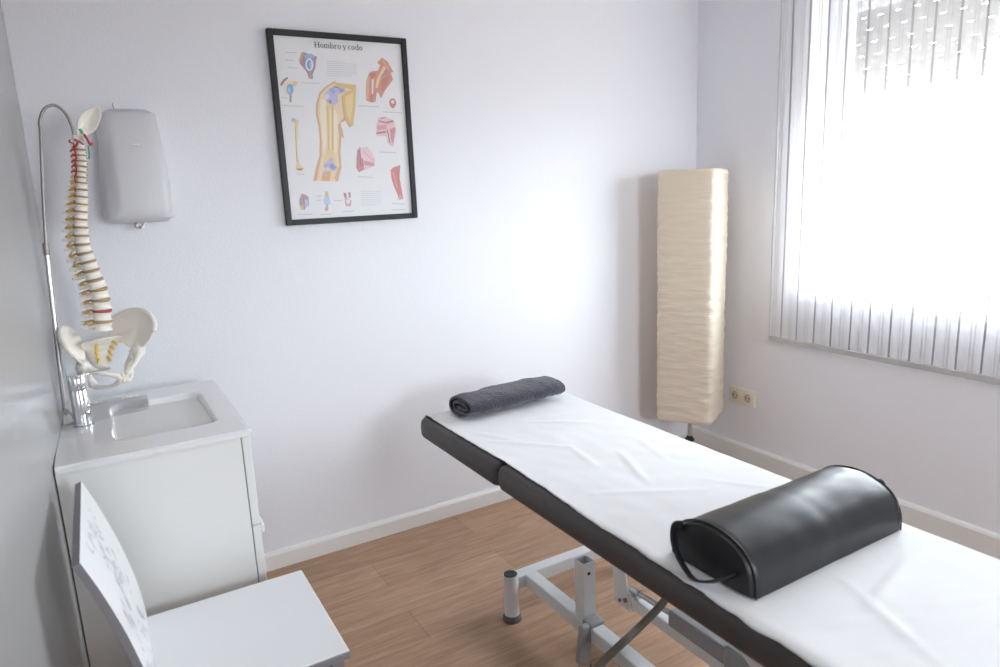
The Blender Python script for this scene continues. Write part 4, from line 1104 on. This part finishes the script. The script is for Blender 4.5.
# ------------------------------------------------------------------ half-round bolster
t = thing('bolster', 'black vinyl half-round bolster cushion with a strap lying across the white sheet', 'bolster', (1.25, .90, SZt))
BL, BW, BH = .500, .222, .108
bx0, byc = .996, .905
def hr(k, n, sc_=1.0):
    # half-round profile: flat base with tight corners, domed top
    a = math.pi * k / n; y = math.cos(a) * BW / 2; z = math.sin(a) ** .66 * BH
    return y * sc_, z * sc_ + (1 - sc_) * BH * .35
b = NB(); n = 30; rings = []
NB_ = 40
for j in range(NB_ + 1):
    u = j / NB_; x = bx0 + BL * u
    e = min(u, 1 - u) * BL; ins = 0 if e > .010 else .010 - math.sqrt(max(0, .010 ** 2 - (.010 - e) ** 2))
    ring = []
    sag = .003 * noise.noise(Vector((u * 4, 0, 2)))
    for k in range(n + 1):
        y, z = hr(k, n, 1 - ins / .11 * .9)
        w_ = .0012 * noise.noise(Vector((u * 9, k * .28, 4))) - (.0010 * math.exp(-((u - .52) / .03) ** 2))
        ring.append(b.verts.new((x, byc + y * (1 + w_ * 6), SZt + .001 + max(0, z + (sag + w_) * (z > .02)))))
    for k in range(1, 8): 
        y = -BW / 2 + BW * k / 8
        ring.append(b.verts.new((x, byc + y * (1 - ins / .11 * .9), SZt + .001)))
    rings.append(ring)
m_ = len(rings[0])
for p, q in zip(rings, rings[1:]):
    for k in range(m_): b.faces.new((p[k], p[(k + 1) % m_], q[(k + 1) % m_], q[k]))
b.faces.new(rings[0]); b.faces.new(rings[-1])
bd = obj('cushion_body', b, M['leather'], t, True)
for x in (bx0 + .008, bx0 + BL - .008):
    b = NB(); tube(b, [(x, byc + hr(k, 40)[0] * 1.0, SZt + .001 + hr(k, 40)[1] * 1.004) for k in range(41)], .0022, 6); obj('piping', b, M['leather'], bd, True)
# carrying strap on the near end
b = NB(); sx = bx0 - .002
tube(b, catmull([(sx + .004, byc + .078, SZt + .078), (sx - .012, byc + .084, SZt + .076), (sx - .030, byc + .066, SZt + .050), (sx - .040, byc + .030, SZt + .022), (sx - .042, byc - .002, SZt + .008), (sx - .030, byc - .030, SZt + .012), (sx - .010, byc - .055, SZt + .026), (sx + .004, byc - .068, SZt + .034)], 8), 0, flat=(.005, .022))
obj('strap', b, M['leather'], t, True)
b = NB(); tube(b, catmull([(bx0 + BL - .002, byc - .045, SZt + .098), (bx0 + BL + .005, byc - .052, SZt + .098), (bx0 + BL + .003, byc - .062, SZt + .090)], 4), .0025, 6); obj('zip_tab', b, M['leather'], t, True)

# ------------------------------------------------------------------ light
wd = bpy.data.worlds.new('sky'); sc.world = wd; wd.use_nodes = True
bg = wd.node_tree.nodes['Background']; bg.inputs[0].default_value = (.93, .965, 1.0, 1); bg.inputs[1].default_value = 25.0
_nt = wd.node_tree; _tc = _nt.nodes.new('ShaderNodeTexCoord'); _sp = _nt.nodes.new('ShaderNodeSeparateXYZ'); _cr = _nt.nodes.new('ShaderNodeValToRGB')
_nt.links.new(_tc.outputs['Generated'], _sp.inputs[0]); _mr = _nt.nodes.new('ShaderNodeMapRange'); _mr.inputs[1].default_value = -1
_nt.links.new(_sp.outputs['Z'], _mr.inputs[0]); _nt.links.new(_mr.outputs[0], _cr.inputs[0]); _nt.links.new(_cr.outputs[0], bg.inputs[0])
_cr.color_ramp.elements[0].position = .44; _cr.color_ramp.elements[0].color = (.30, .29, .28, 1)
_cr.color_ramp.elements[1].position = .53; _cr.color_ramp.elements[1].color = (.87, .935, 1.0, 1)
pl = bpy.data.lights.new('window_portal', 'AREA'); pl.shape = 'RECTANGLE'; pl.size = WY1 - WY0; pl.size_y = SZ - WZ0 + .05; pl.cycles.is_portal = True
po = bpy.data.objects.new('window_portal', pl); COL.objects.link(po)
po.location = (XR + .30, (WY0 + WY1) / 2, (WZ0 + SZ) / 2); po.rotation_euler = (R(90), 0, R(90))

pl = bpy.data.lights.new('fill_window_portal', 'AREA'); pl.shape = 'RECTANGLE'; pl.size = VX_1 - VX_0; pl.size_y = VZ_1 - VZ_0; pl.cycles.is_portal = True  # portal for the fill light of the added rear window
po = bpy.data.objects.new('fill_window_portal', pl); COL.objects.link(po)
po.location = ((VX_0 + VX_1) / 2, YF - .11, (VZ_0 + VZ_1) / 2); po.rotation_euler = (R(90), 0, 0)

# ------------------------------------------------------------------ camera
yaw, pitch, roll = R(30.115), R(11.641), R(-2.490)
f = Vector((math.sin(yaw) * math.cos(pitch), math.cos(yaw) * math.cos(pitch), -math.sin(pitch)))
r = f.cross(Vector((0, 0, 1))).normalized(); u = r.cross(f)
r2 = r * math.cos(roll) + u * math.sin(roll); u2 = -r * math.sin(roll) + u * math.cos(roll)
cam = bpy.data.cameras.new('camera'); co = bpy.data.objects.new('camera', cam); COL.objects.link(co)
cam.sensor_width = 36; cam.lens = 688.94 / 1000 * 36; cam.clip_start = .01
co.matrix_world = Matrix(((r2.x, u2.x, -f.x, 0), (r2.y, u2.y, -f.y, 0), (r2.z, u2.z, -f.z, 1.445), (0, 0, 0, 1)))
cam.dof.use_dof = True; cam.dof.focus_distance = 2.6; cam.dof.aperture_fstop = 3.5
sc.camera = co
vs = sc.view_settings; sc.display_settings.display_device = 'sRGB'
vs.view_transform = 'Standard'; vs.look = 'None'; vs.gamma = 1; vs.use_curve_mapping = False; vs.exposure = 0.68
sc.cycles.max_bounces = 14; sc.cycles.diffuse_bounces = 8; sc.cycles.transparent_max_bounces = 24
sc.cycles.use_denoising = True
